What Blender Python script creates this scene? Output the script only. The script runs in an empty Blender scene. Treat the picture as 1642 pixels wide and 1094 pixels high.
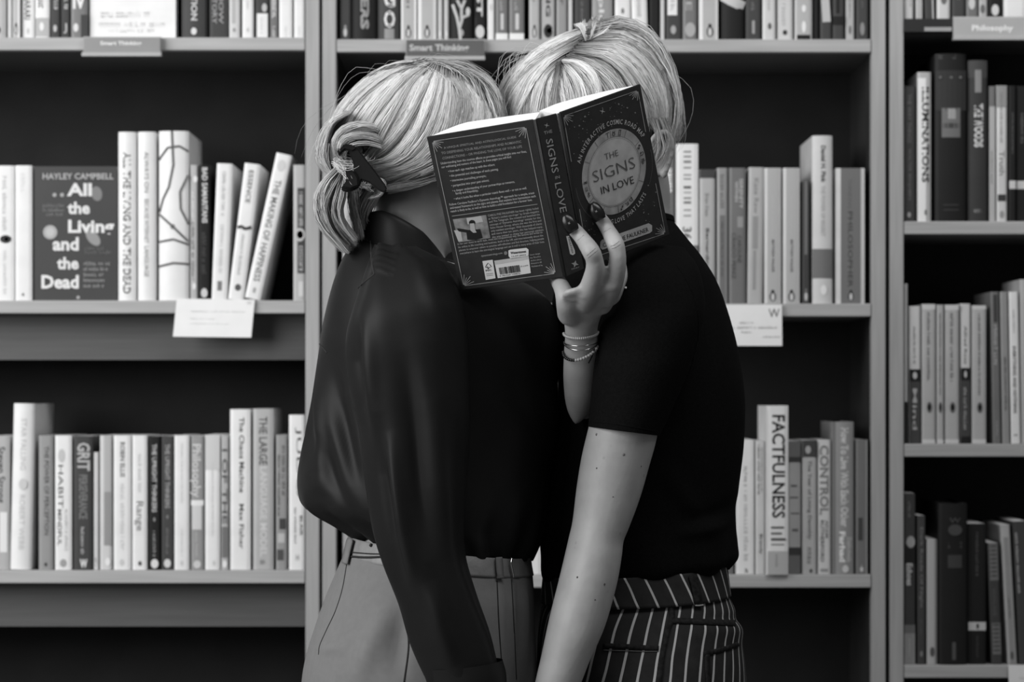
import bpy, bmesh, math, random
import numpy as np
from mathutils import Vector, Matrix
from mathutils.bvhtree import BVHTree

random.seed(7); np.random.seed(7)
scene = bpy.context.scene
COL = scene.collection

# ------------------------------------------------------------------ camera, world, light
HOR = 640.0                                   # frame row of the eye level (lens shifted up, verticals stay upright)
FPX, DIST, CAMH = 3877.0, 3.57, 1.23          # focal length in pixels of the 1642 frame, camera to shelf front, eye height
cam_d = bpy.data.cameras.new('camera')
cam_d.sensor_width = 36.0
cam_d.lens = FPX * 36.0 / 1642.0
cam_d.shift_y = (HOR - 547.0) / 1642.0
cam_d.dof.use_dof = True
cam_d.dof.focus_distance = 2.80
cam_d.dof.aperture_fstop = 5.0
cam = bpy.data.objects.new('camera', cam_d)
cam.location = (0, -DIST, CAMH)
cam.rotation_euler = (math.radians(90), 0, 0)
COL.objects.link(cam)
scene.camera = cam

world = bpy.data.worlds.new('shop_ambient')
scene.world = world
world.use_nodes = True
world.node_tree.nodes['Background'].inputs[0].default_value = (1, 1, 1, 1)
world.node_tree.nodes['Background'].inputs[1].default_value = 0.10

def area(name, loc, target, sx, sy, power):
    l = bpy.data.lights.new(name, 'AREA')
    l.shape = 'RECTANGLE'; l.size = sx; l.size_y = sy; l.energy = power
    o = bpy.data.objects.new(name, l)
    o.location = loc
    o.rotation_euler = (Vector(target) - Vector(loc)).to_track_quat('-Z', 'Y').to_euler()
    COL.objects.link(o)
    return o
area('shop_window_light', (-2.40, -2.05, 2.30), (-0.25, -0.2, 1.25), 2.4, 2.1, 106)
area('overhead_fill_light', (0.75, -1.5, 3.0), (0.65, -0.2, 1.1), 1.8, 0.8, 25)  # unseen overhead fill, added to brighten the right-hand bookcase

vs = scene.view_settings
vs.view_transform = 'Standard'; vs.look = 'None'; vs.gamma = 1.0; vs.exposure = 0.0
vs.use_curve_mapping = False

# ------------------------------------------------------------------ helpers
def at(px, py, Y=0.0):
    z = Y + DIST
    return Vector(((px - 821.0) * z / FPX, Y, CAMH - (py - HOR) * z / FPX))

def to_px(p):
    z = p[1] + DIST
    return 821.0 + p[0] * FPX / z, HOR - (p[2] - CAMH) * FPX / z

MATS = {}
def mat(val, rough=0.55, spec=0.35, grain=0.06, scale=40.0, key=None, bump=0.0, bscale=200.0, metal=0.0):
    k = key or ('g', round(val, 3), rough, spec, grain, scale, bump, bscale, metal)
    if k in MATS: return MATS[k]
    m = bpy.data.materials.new('tone_%03d' % int(val * 1000) if key is None else key)
    m.use_nodes = True
    nt = m.node_tree; b = nt.nodes['Principled BSDF']
    b.inputs['Roughness'].default_value = rough
    b.inputs['Specular IOR Level'].default_value = spec
    b.inputs['Metallic'].default_value = metal
    tc = nt.nodes.new('ShaderNodeTexCoord')
    n = nt.nodes.new('ShaderNodeTexNoise'); n.inputs['Scale'].default_value = scale
    n.inputs['Detail'].default_value = 3
    nt.links.new(tc.outputs['Object'], n.inputs['Vector'])
    r = nt.nodes.new('ShaderNodeMapRange')
    r.inputs[1].default_value = 0.3; r.inputs[2].default_value = 0.7
    r.inputs[3].default_value = val * (1 - grain); r.inputs[4].default_value = val * (1 + grain)
    nt.links.new(n.outputs[0], r.inputs[0])
    nt.links.new(r.outputs[0], b.inputs['Base Color'])
    if bump:
        n2 = nt.nodes.new('ShaderNodeTexNoise'); n2.inputs['Scale'].default_value = bscale
        n2.inputs['Detail'].default_value = 4
        nt.links.new(tc.outputs['Object'], n2.inputs['Vector'])
        bp = nt.nodes.new('ShaderNodeBump'); bp.inputs['Strength'].default_value = bump
        bp.inputs['Distance'].default_value = 0.002
        nt.links.new(n2.outputs[0], bp.inputs['Height'])
        nt.links.new(bp.outputs[0], b.inputs['Normal'])
    MATS[k] = m
    return m

def wood_mat(key, val, horizontal=True, rough=0.5):
    m = bpy.data.materials.new(key); m.use_nodes = True
    nt = m.node_tree; b = nt.nodes['Principled BSDF']
    b.inputs['Roughness'].default_value = rough
    b.inputs['Specular IOR Level'].default_value = 0.3
    tc = nt.nodes.new('ShaderNodeTexCoord'); mp = nt.nodes.new('ShaderNodeMapping')
    mp.inputs['Scale'].default_value = (1.2, 30, 30) if horizontal else (30, 30, 1.2)
    n = nt.nodes.new('ShaderNodeTexNoise'); n.inputs['Scale'].default_value = 6; n.inputs['Detail'].default_value = 6
    nt.links.new(tc.outputs['Object'], mp.inputs[0]); nt.links.new(mp.outputs[0], n.inputs['Vector'])
    r = nt.nodes.new('ShaderNodeMapRange'); r.inputs[1].default_value = .3; r.inputs[2].default_value = .7
    r.inputs[3].default_value = val * .88; r.inputs[4].default_value = val * 1.08
    nt.links.new(n.outputs[0], r.inputs[0]); nt.links.new(r.outputs[0], b.inputs['Base Color'])
    return m

def link(o, parent=None):
    COL.objects.link(o)
    if parent is not None: o.parent = parent
    return o

def mesh_obj(name, verts, faces, m, parent=None, smooth=False):
    me = bpy.data.meshes.new(name)
    me.from_pydata([tuple(v) for v in verts], [], faces)
    me.update()
    if smooth:
        me.polygons.foreach_set('use_smooth', [True] * len(me.polygons))
    if m: me.materials.append(m)
    return link(bpy.data.objects.new(name, me), parent)

def fast_mesh(name, verts, faces, m, parent=None, smooth=True, attr=None):
    verts = np.asarray(verts, dtype=np.float32); faces = np.asarray(faces, dtype=np.int32)
    me = bpy.data.meshes.new(name)
    k = faces.shape[1]
    me.vertices.add(len(verts)); me.vertices.foreach_set('co', verts.ravel())
    me.loops.add(faces.size); me.loops.foreach_set('vertex_index', faces.ravel())
    me.polygons.add(len(faces))
    me.polygons.foreach_set('loop_start', np.arange(0, faces.size, k, dtype=np.int32))
    me.update(calc_edges=True); me.validate()
    if smooth: me.polygons.foreach_set('use_smooth', [True] * len(me.polygons))
    if attr is not None:
        a = me.attributes.new('shade', 'FLOAT', 'POINT')
        a.data.foreach_set('value', np.asarray(attr, dtype=np.float32))
    if m: me.materials.append(m)
    return link(bpy.data.objects.new(name, me), parent)

def box_mesh(x0, x1, y0, y1, z0, z1, bev=0.0):
    bm = bmesh.new()
    vs_ = [bm.verts.new((x, y, z)) for x in (x0, x1) for y in (y0, y1) for z in (z0, z1)]
    for f in ((0,1,3,2),(4,6,7,5),(0,4,5,1),(2,3,7,6),(0,2,6,4),(1,5,7,3)):
        bm.faces.new([vs_[i] for i in f])
    bmesh.ops.recalc_face_normals(bm, faces=bm.faces)
    if bev:
        bmesh.ops.bevel(bm, geom=list(bm.edges), offset=bev, segments=2, affect='EDGES', profile=0.5)
    return bm

def box(name, x0, x1, y0, y1, z0, z1, m, parent=None, bev=0.0):
    bm = box_mesh(x0, x1, y0, y1, z0, z1, bev)
    me = bpy.data.meshes.new(name); bm.to_mesh(me); bm.free()
    me.materials.append(m)
    return link(bpy.data.objects.new(name, me), parent)

def empty(name, loc=(0, 0, 0)):
    o = bpy.data.objects.new(name, None)
    o.empty_display_size = 0.05
    o.location = loc
    return link(o)

def tag(o, label, cat, group=None, kind=None):
    if label: o['label'] = label
    if cat: o['category'] = cat
    if group: o['group'] = group
    if kind: o['kind'] = kind
    return o

# text as flat print: normalised to a unit box (x 0..1 along the line, y 0..1 cap height)
TXT = {}
def text_polys(s, bold=0.0, res=2, space=1.0):
    k = (s, bold, res, space)
    if k in TXT: return TXT[k]
    c = bpy.data.curves.new('txt', 'FONT')
    c.body = s; c.size = 1.0; c.resolution_u = res; c.offset = bold; c.space_character = space
    o = bpy.data.objects.new('txt', c)
    COL.objects.link(o)
    dg = bpy.context.evaluated_depsgraph_get()
    me = bpy.data.meshes.new_from_object(o.evaluated_get(dg))
    v = np.array([(q.co.x, q.co.y) for q in me.vertices]) if len(me.vertices) else np.zeros((0, 2))
    f = [tuple(p.vertices) for p in me.polygons]
    bpy.data.objects.remove(o); bpy.data.curves.remove(c); bpy.data.meshes.remove(me)
    w = 1.0
    if len(v):
        x0, x1 = v[:, 0].min(), v[:, 0].max()
        low = any(ch in 'gjpqy,' for ch in s)
        y0 = v[:, 1].min() if not low else 0.0
        y1 = v[:, 1].max()
        w = (x1 - x0) / (y1 - y0)
        v = np.stack([(v[:, 0] - x0) / (x1 - x0), (v[:, 1] - y0) / (y1 - y0)], 1)
    TXT[k] = (v, f, w)
    return TXT[k]

def greek_polys(n, rng, lower=True):
    """rows of tiny strokes: print too small to read"""
    v, f = [], []
    def q(x0, x1, y0, y1):
        i = len(v); v.extend([(x0, y0), (x1, y0), (x1, y1), (x0, y1)]); f.append((i, i+1, i+2, i+3))
    x = 0.0; wleft = rng.randint(3, 9)
    while x < n:
        if wleft == 0:
            x += 0.6; wleft = rng.randint(2, 9); continue
        hgt = 1.0 if (rng.random() < .3 or not lower) else .7
        st = .2
        q(x, x+st, 0, hgt)
        t = rng.random()
        if t < .75: q(x+.5, x+.5+st, 0, .7 if lower else 1.0)
        if rng.random() < .6: q(x, x+.7, 0, .16)
        if rng.random() < .6: q(x, x+.7, .55 if lower else .84, .7 if lower else 1.0)
        x += 1.0; wleft -= 1
    v = np.array(v, float); v[:, 0] /= max(1e-6, v[:, 0].max())
    return v, f

# ------------------------------------------------------------------ the room and the bookcases
WOOD_H = wood_mat('pale_wood_across', 0.42, True)
WOOD_V = wood_mat('pale_wood_upright', 0.38, False)
DARK_PANEL = mat(0.026, rough=0.75, spec=0.15, key='black_back_panel', scale=15, grain=.1)
DARK_SIDE = mat(0.03, rough=0.6, spec=0.2, key='dark_inner_side', scale=12, grain=.2)
DARK_SHELF = wood_mat('dark_stained_shelf', 0.11, True)
DARK_EDGE = mat(0.018, rough=0.6, key='black_edge_strip')

fl = box('floor', -3.5, 3.5, -4.6, 0.40, -0.05, 0.0, wood_mat('floor_boards', 0.22, True)); tag(fl, 'plain wooden shop floor under the bookcases', None, kind='structure')
wb = box('wall_back', -3.5, 3.5, 0.32, 0.40, 0.0, 3.2, mat(0.25, key='wall_paint', scale=8, bump=.1)); tag(wb, 'plain painted wall behind the bookcases', None, kind='structure')

PXM = FPX / DIST       # pixels per metre on the shelf front plane
SH_T = 20.5 / PXM
DEPTH = 0.235
def bookcase(x0, x1, shelves, label, rails=(), dark=()):
    e = empty('bookcase', (at((x0 + x1) / 2, 0).x, 0.12, 0))
    ox, oy = e.location.x, e.location.y
    X0, X1 = at(x0, 0).x, at(x1, 0).x
    t = 22.0 / PXM
    def part(nm, a, b, c, d, z0, z1, m, bev=0.0):
        return box(nm, a - ox, b - ox, c - oy, d - oy, z0, z1, m, e, bev)
    for xa in (X0, X1 - t):
        part('side_panel', xa, xa + t, .0202, DEPTH + .04, 0, 2.35, DARK_SIDE)
        part('edge_lipping', xa, xa + t, 0, .02, 0, 2.35, WOOD_V, .001)
    part('back_panel', X0 + t + .0003, X1 - t - .0003, DEPTH, DEPTH + .012, 0.02, 2.33, DARK_PANEL)
    for py in shelves:
        z = at(0, py).z
        g = 4.0 / PXM
        part('shelf', X0 + t + .0003, X1 - t - .0003, .0162, DEPTH - .0005, z - SH_T, z, DARK_SHELF)
        if py in dark:
            part('edge_strip', X0 + t, X1 - t, -.004, .016, z - SH_T - .001, z - .0005, DARK_EDGE)
        else:
            part('shelf_lipping', X0 + t + g * .3, X1 - t - g * .3, 0.0, .016, z - SH_T, z, WOOD_H, .0012)
        if py in rails:
            part('shelf_rail', X0 + t + .001, X1 - t - .001, .045, .063, z - SH_T - .068, z - SH_T - .0005, DARK_SHELF)
    part('top_panel', X0 + t, X1 - t, 0, DEPTH, 2.33, 2.35, WOOD_H)
    part('plinth', X0 + t, X1 - t, .02, .04, 0, .08, WOOD_H)
    tag(e, label, 'bookcase')
    return e
ROWY = {'L1': 60, 'L2': 482, 'L3': 915, 'C1': 63, 'C2': 487, 'C3': 922, 'R1': 30, 'R2': 355, 'R3': 712, 'R4': 1067}
bookcase(-391, 512, [60, 482, 915, 1350, -380], 'pale wooden bookcase at the left with black back and full shelves', rails=(482, 915))
bookcase(517, 1420, [63, 487, 922, 1355, -380], 'pale wooden bookcase in the middle behind the two people')
bookcase(1427, 2330, [30, 355, 712, 1067, -380, 1440], 'pale wooden bookcase cut off by the right edge of the photo', dark=(30,))

# ------------------------------------------------------------------ books on the shelves
PAGES = mat(0.62, rough=0.9, spec=0.1, grain=.08, scale=120)
ORD = ['first', 'second', 'third', 'fourth', 'fifth', 'sixth', 'seventh', 'eighth', 'ninth', 'tenth', 'eleventh', 'twelfth',
       'thirteenth', 'fourteenth', 'fifteenth', 'sixteenth', 'seventeenth', 'eighteenth', 'nineteenth', 'twentieth',
       'twenty-first', 'twenty-second', 'twenty-third', 'twenty-fourth', 'twenty-fifth', 'twenty-sixth', 'twenty-seventh',
       'twenty-eighth', 'twenty-ninth', 'thirtieth', 'thirty-first', 'thirty-second', 'thirty-third', 'thirty-fourth', 'thirty-fifth',
       'thirty-sixth', 'thirty-seventh', 'thirty-eighth']
INKS = {}
def ink(v):
    return mat(v, rough=0.6, spec=0.2, grain=0.0)

def cover_profile(w, d, th, bulge, n=6):
    out = [(-w/2, d)]
    for i in range(n + 1):
        t = i / n
        x = -w/2 + w * t
        y = -bulge * (1 - (2*t - 1)**2) + (0.0012 if i in (0, n) else 0.0)
        out.append((x, y))
    out.append((w/2, d))
    inn = [(-w/2 + th, d)]
    for i in range(n + 1):
        t = i / n
        x = (-w/2 + th) + (w - 2*th) * t
        inn.append((x, th - bulge * (1 - (2*t - 1)**2) * .8 + .0003))
    inn.append((w/2 - th, d))
    return out, inn

def book(w, h, d, val, hard=False, cover_spine_y=0.0):
    """a closed book standing on its tail, spine towards -y, local origin at the foot of the spine"""
    e = bpy.data.objects.new('hardcover_book' if hard else 'paperback_book', None)
    e.empty_display_size = .03
    link(e)
    th = min(0.0024 if hard else 0.0006, w * .2)
    bulge = min(.005, w * .14) if hard else min(.0006, w * .03)
    o, i = cover_profile(w, d, th, bulge, 10 if hard else 6)
    n = len(o)
    vs_ = [(x, y, 0) for x, y in o] + [(x, y, 0) for x, y in i] + [(x, y, h) for x, y in o] + [(x, y, h) for x, y in i]
    fs = []
    for k in range(n - 1):
        fs.append((k, k+1, 2*n + k+1, 2*n + k))
        fs.append((n + k+1, n + k, 3*n + k, 3*n + k+1))
        fs.append((2*n + k, 2*n + k+1, 3*n + k+1, 3*n + k))
        fs.append((k+1, k, n + k, n + k+1))
    fs.append((0, 2*n, 3*n, n)); fs.append((n-1, 2*n-1, 4*n-1, 3*n-1))
    mesh_obj('cover', vs_, fs, mat(val, rough=.42 if val > .1 else .55, spec=.4 if val > .1 else .18, grain=.05, scale=25), e)
    ins = .004 if hard else .0002
    pw = w/2 - th - .0001
    bm = box_mesh(-pw, pw, th + .0005, d - ins - .001, ins, h - ins, 0)
    me = bpy.data.meshes.new('page_block'); bm.to_mesh(me); bm.free(); me.materials.append(PAGES)
    link(bpy.data.objects.new('page_block', me), e)
    return e, bulge

def spine_item(e, w, h, bulge, it, rng):
    kind, a, b, c0, c1, v = it[:6]
    Z0, Z1 = h * (1 - b), h * (1 - a)      # bottom, top of the item
    X0, X1 = -w/2 + w * c0, -w/2 + w * c1
    def sy(x):
        return -bulge * (1 - (2 * x / w)**2) - .00035
    if kind in ('t', 'g', 'u'):
        if kind == 'g':
            n = max(4, int((Z1 - Z0) / ((X1 - X0) * .8 + 1e-6)))
            P, F = greek_polys(n, rng, it[6] if len(it) > 6 else True)
            down = True
        else:
            P, F, _ = text_polys(it[6], bold=it[7] if len(it) > 7 else .012, res=2)
            down = kind == 't'
        if down: V = [(X0 + (X1 - X0) * y, sy(X0 + (X1 - X0) * y), Z1 - (Z1 - Z0) * x) for x, y in P]
        else:    V = [(X0 + (X1 - X0) * x, sy(X0 + (X1 - X0) * x), Z0 + (Z1 - Z0) * y) for x, y in P]
        nm = 'title' if kind != 'g' else 'small_print'
    elif kind == 'r':
        V, F = [], []
        n = 6
        for k in range(n + 1):
            x = X0 + (X1 - X0) * k / n
            V += [(x, sy(x) + .0001, Z0), (x, sy(x) + .0001, Z1)]
        for k in range(n): F.append((2*k, 2*k+2, 2*k+3, 2*k+1))
        nm = 'spine_band'
    elif kind == 'o':
        V, F = [], [tuple(range(16))]
        for k in range(16):
            t = 2 * math.pi * k / 16
            x = (X0 + X1)/2 + (X1 - X0)/2 * math.cos(t)
            V.append((x, -bulge - .0005, (Z0 + Z1)/2 + (Z1 - Z0)/2 * math.sin(t)))
        nm = 'publisher_mark'
    elif kind == 'p':                      # small bird-shaped emblem: dark oval, pale belly and head
        V, F = [], []
        m2 = [(1.0, 0, 0)]
        for (sx, sz, oz) in ((1, .78, -.12), (.5, .3, .75)):
            i0 = len(V)
            for k in range(14):
                t = 2 * math.pi * k / 14
                V.append(((X0+X1)/2 + (X1-X0)/2 * sx * math.cos(t), -bulge - .0004, (Z0+Z1)/2 + (Z1-Z0)/2 * (oz + sz * math.sin(t))))
            F.append(tuple(range(i0, i0 + 14)))
        o = mesh_obj('publisher_mark', V, F, ink(v), e)
        V = []
        for k in range(14):
            t = 2 * math.pi * k / 14
            V.append(((X0+X1)/2 + (X1-X0)/2 * .55 * math.cos(t), -bulge - .0007, (Z0+Z1)/2 + (Z1-Z0)/2 * (-.15 + .62 * math.sin(t))))
        o = mesh_obj('emblem_belly', V, [tuple(range(14))], ink(.6), o)
        return
    elif kind == 'w':                      # wavy printed twig / line
        V, F = [], []
        pts = it[6]; ww = (it[7] if len(it) > 7 else .0012)
        pts = [((1 - f_)*p_[0] + f_*q_[0], (1 - f_)*p_[1] + f_*q_[1]) for p_, q_ in zip(pts[:-1], pts[1:]) for f_ in (0, .2, .4, .6, .8)] + [pts[-1]]
        for k, (fx, fz) in enumerate(pts):
            x, z = X0 + (X1 - X0) * fx, Z1 - (Z1 - Z0) * fz
            if k == 0: dx, dz = pts[1][0] - fx, -(pts[1][1] - fz)
            else: dx, dz = fx - pts[k-1][0], -(fz - pts[k-1][1])
            dx *= (X1 - X0); dz *= (Z1 - Z0)
            L = math.hypot(dx, dz) or 1
            nx, nz = -dz / L * ww, dx / L * ww
            V += [(x - nx, sy(x) - .0004, z - nz), (x + nx, sy(x) - .0004, z + nz)]
        for k in range(len(pts) - 1): F.append((2*k, 2*k+2, 2*k+3, 2*k+1))
        nm = 'printed_line'
    mesh_obj(nm, V, F, ink(v), e)

# albedo shorthand
W, P_, L, M, G, D, K = .80, .62, .45, .30, .17, .06, .016
def t(s, a, b, v=.05, c0=.25, c1=.75, bold=.012): return ('t', a, b, c0, c1, v, s, bold)
def u(s, a, b, v=.05, c0=.1, c1=.9, bold=.012): return ('u', a, b, c0, c1, v, s, bold)
def g(a, b, v=.2, c0=.35, c1=.65, low=True): return ('g', a, b, c0, c1, v, low)
def r(a, b, v, c0=0.01, c1=.99): return ('r', a, b, c0, c1, v)
def o_(a, b, v, c0=.3, c1=.7): return ('o', a, b, c0, c1, v)
def pg(a, b, v=.03, c0=.25, c1=.75): return ('p', a, b, c0, c1, v)
def wv(pts, v, ww=.0016): return ('w', 0, 1, 0, 1, v, pts, ww)

# each book: left px, right px, top py, albedo, what sets it apart, printed items, options
ROWS = {}
T1 = -172       # tops of the uppermost rows lie above the frame
ROWS['L1'] = [
 (-26, 8, T1, L, 'light grey paperback with a small bird emblem', [pg(.90, .98), r(.0, .86, P_, .0, .2)], {}),
 (9, 17, T1, P_, 'very thin pale paperback', [], {}),
 (18, 31, T1, L, 'thin grey paperback with bird emblem', [pg(.90, .98), r(0, 1, W, .75, 1)], {}),
 (32, 53, T1, W, 'white book with black lettering', [t('HARARI', .70, .87, .05, .2, .7), o_(.93, .97, .55, .4, .6)], {}),
 (54, 78, T1, W, 'white book with a grey block at its foot', [r(.86, .99, L, .02, .98), o_(.89, .95, W, .3, .62), g(.7, .79, .06, .2, .7)], {}),
 (79, 95, T1, D, 'dark slim book with pale foot mark', [g(.5, .8, .7, .4, .8, False), o_(.91, .96, .5, .3, .7)], {}),
 (96, 111, T1, D, 'dark slim book with a pale J-shaped mark', [g(.5, .8, .7, .4, .8, False), u('J', .90, .97, .5, .3, .7)], {}),
 (112, 140, T1, G, 'grey book with stacked white capitals', [u('IV', .70, .80, .8, .12, .88, .04), u('OH', .58, .68, .8, .12, .88, .04), r(.84, 1, D, .6, 1), o_(.90, .96, .7, .15, .45)], {}),
 ('FACE_WHITE',),
 (289, 332, T1, D, 'dark marbled thick book with drop-shaped mark', [t('REVOLUTION', .45, .88, .6, .38, .62, .03), o_(.93, .98, .7, .38, .6), r(0, 1, K, .94, 1)], {'hard': 1}),
 (334, 365, T1, D, 'charcoal book with blurred grey title block', [t('THE STORY', .55, .90, .35, .15, .4), t('OF NOW', .55, .90, .35, .5, .75), r(.0, .66, .03, 0, 1)], {}),
 (366, 384, T1, P_, 'light grey book with pale centre stripe', [r(0, .9, L, .25, .6), o_(.93, .96, .3, .35, .6)], {}),
 (387, 406, T1, W, 'white book beside a black gap', [o_(.93, .96, .55, .4, .6), g(.4, .8, .55, .4, .6)], {}),
 (408, 430, T1, D, 'dark book with large white foot block', [r(.83, .995, W, .1, .95), o_(.76, .82, .5, .5, .9), g(.86, .97, .55, .4, .6)], {}),
 (431, 445, T1, G, 'slim grey book with white lettering', [g(.5, .86, W, .25, .75, False), g(.92, .99, .7, .3, .7)], {}),
 (446, 468, T1, W, 'plain white book, left of a matching pair', [g(.92, .99, .6, .45, .6)], {}),
 (470, 488, T1, W, 'plain white book, right of a matching pair', [g(.92, .99, .6, .45, .6)], {}),
]
ROWS['L2'] = [
 (-9, 21, 265, W, 'white book with round black emblem', [g(.08, .48, .45, .35, .6), o_(.515, .575, .04, .2, .85), o_(.53, .56, W, .45, .7), g(.63, .95, .55, .4, .6)], {}),
 (22, 50, 265, W, 'blank white book beside the dark face-out cover', [g(.06, .2, .7, .35, .6), o_(.945, .968, .2, .4, .55)], {}),
 ('FACE_DARK',),
 (187, 217, 211, W, 'tall white book with blurred black capitals', [t('ALL THE LIVING AND THE DEAD', .12, .96, .06, .28, .72, .02)], {'hard': 1}),
 (219, 249, 211, W, 'tall white book with thin black capitals', [t('ALWAYS ON', .12, .36, .12, .38, .62, .0), t('BECAUSE INTERNET', .40, .66, .2, .38, .62, 0), t('LANGUAGE', .68, .86, .12, .38, .62, .0)], {'hard': 1}),
 (253, 302, 210, W, 'thick white jacketed book with printed twigs', [
    wv([(.02, .48), (.15, .40), (.35, .33), (.5, .2), (.45, .0)], .12), wv([(0, .17), (.3, .1), (.7, .09), (1, .12)], .12),
    wv([(.98, .26), (.72, .36), (.74, .46), (1, .55)], .12), wv([(.0, .49), (.45, .56), (.98, .65)], .12),
    wv([(0, .655), (.5, .64), (1, .67)], .12), wv([(0, .80), (.5, .78), (1, .785)], .12), o_(.55, .58, .15, .4, .55)], {'hard': 1, 'd': .15}),
 (303, 316, 264, L, 'thin grey book with small pale disc', [o_(.08, .13, .75, .4, 1), g(.2, .42, .75, .2, .6), g(.42, .85, .1, .2, .6), o_(.87, .92, .75, .3, .8)], {}),
 (317, 336, 264, K, 'black book with pale blocky capitals', [t('BAD SAMARITANS', .02, .43, .62, .3, .8, .03), g(.5, .8, .07, .3, .7), o_(.91, .98, .6, .2, .8)], {}),
 (337, 363, 262, W, 'white paperback leaning slightly right', [g(.06, .38, .35, .4, .6, False), g(.45, .8, .5, .4, .6, False), r(.86, .93, .2, .35, .65)], {'lean': 9}),
 (364, 390, 262, W, 'white leaning paperback with black lightning mark', [t('ESSENCE', .05, .29, .12, .35, .65), wv([(.05, .475), (.3, .465), (.55, .48), (.95, .462)], .04, .0022), g(.52, .82, .35, .4, .6), o_(.885, .935, .1, .35, .75)], {'lean': 27}),
 (391, 417, 244, W, 'white paperback leaning furthest right', [o_(.04, .12, .62, .25, .75), t('THE MAKING OF HAPPINESS', .18, .88, .12, .3, .72, .01), o_(.92, .96, .4, .4, .6)], {'lean': 52}),
 (469, 489, 264, L, 'grey book with dark strip and ringed dot', [r(.17, .80, D, .35, .98), o_(.465, .565, .5, .1, 1.0), o_(.485, .545, .03, .3, .85), g(.2, .45, .6, .5, .8, False), g(.6, .78, .6, .5, .8, False), r(.86, .97, P_, .45, .85)], {}),
]
ROWS['L3'] = [
 (-22, 13, 700, L, 'grey book cut by the photo edge', [t('Steven Strong', .08, .5, .07, .45, .8), r(.57, .87, W, .55, .9)], {}),
 (13, 48, 648, W, 'tall white hardcover with faint silver lettering', [t('STAR FALLING', .09, .4, .52, .4, .66, 0), o_(.45, .52, .6, .35, .75), t('ROBERT WEBB', .55, .88, .52, .4, .66, 0)], {'hard': 1, 'lean': 6, 'd': .15}),
 (60, 84, 699, M, 'mid grey paperback with black capitals', [t('THE POWER OF PERCEPTION', .08, .74, .04, .4, .72, 0), o_(.945, .975, .05, .4, .6)], {}),
 (86, 114, 699, W, 'white paperback with loose black capitals', [o_(.1, .2, .55, .2, .6), t('HABIT', .22, .54, .1, .2, .5, 0), t('MINDFUL', .55, .82, .12, .15, .4), g(.55, .86, .4, .6, .8), o_(.92, .98, .35, .3, .7)], {}),
 (116, 147, 700, D, 'charcoal book with large outlined title', [t('GRIT', .05, .26, .45, .2, .9, .03), t('PERSEVERANCE', .29, .62, .2, .3, .75, .02), g(.68, .88, .5, .4, .6), u('W', .92, .985, .75, .35, .75, .04)], {}),
 (148, 157, 726, P_, 'short thin pale book', [g(.9, .97, .3, .2, .7)], {}),
 (158, 178, 699, P_, 'pale book with grey centre stripe', [r(.0, .42, L, .35, .95), r(.42, .82, M, .35, .95), o_(.91, .97, W, .45, .9)], {}),
 (180, 209, 699, W, 'white book with small black name', [t('ROBIN ELLIS', .05, .31, .1, .38, .66, .015), g(.36, .85, .55, .4, .65), o_(.92, .97, .6, .35, .6)], {}),
 (210, 235, 699, W, 'white book with short dark title low down', [g(.14, .42, .5, .4, .65), t('Range', .49, .71, .25, .3, .75, .01), o_(.935, .97, .1, .4, .65)], {}),
 (236, 256, 700, K, 'black book with pale oval mark, left twin', [t('THE UPRIGHT THINKERS', .06, .57, .55, .3, .7, .015), o_(.61, .64, .25, .4, .6), g(.71, .9, .35, .38, .65), o_(.92, .99, .7, .2, .85)], {}),
 (257, 277, 700, D, 'charcoal book with pale oval mark, right twin', [t('THE UPRIGHT THINKERS', .06, .54, .4, .3, .7, .01), o_(.59, .62, .2, .4, .6), g(.69, .88, .2, .38, .65), o_(.92, .985, .65, .2, .8)], {}),
 (278, 303, 699, W, 'white book with hair-thin grey print', [g(.06, .5, .6, .45, .6), g(.7, .9, .6, .45, .6), o_(.93, .97, .6, .4, .6)], {}),
 (304, 326, 700, M, 'grey patterned book with white block', [t('Philosophy', .06, .46, .62, .15, .8, .02), r(.48, .52, W), r(.52, .70, P_, .1, .85), g(.72, .9, .5, .35, .6), o_(.93, .99, .6, .2, .8)], {}),
 (327, 352, 698, W, 'white book with grey top half', [r(.0, .26, P_, 0, 1), g(.2, .75, .6, .45, .6), o_(.93, .97, .6, .5, .7)], {}),
 (353, 366, 699, L, 'pale narrow book with bold dark letters', [t('I OF THE', .1, .66, .12, .12, .85, .02), r(.68, .91, G, .1, .9), o_(.93, .985, W, .2, .8)], {}),
 (367, 401, 657, W, 'tall white book with black printed title', [t('The Chaos Machine', .05, .52, .08, .45, .7, .015), t('Max Fisher', .59, .87, .1, .45, .68, .01), r(.0, .28, P_, 0, .9)][:2], {}),
 (404, 438, 656, L, 'tall light grey book with broad dark capitals', [t('THE LARGE', .05, .35, .08, .3, .7, .01), t('LANGUAGE MODEL', .36, .92, P_, .35, .7, .03), g(.94, .965, .2, .35, .65)], {}),
 (441, 460, 698, M, 'grey book with smoky dark pattern', [g(.08, .45, .05, .55, .85), g(.15, .6, .05, .15, .4), r(.62, .7, .06, .3, .9), r(.73, .8, .5, .2, .8), r(.85, .93, .08, .1, .7)], {}),
 (462, 488, 666, W, 'white book with stacked black capitals by the post', [t('JUDO', .08, .53, .12, .4, .8, 0), g(.60, .83, .1, .35, .5), t('BLAIR', .65, .78, .08, .7, .88), u('H', .90, .94, .3, .45, .65)], {}),
]
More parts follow.
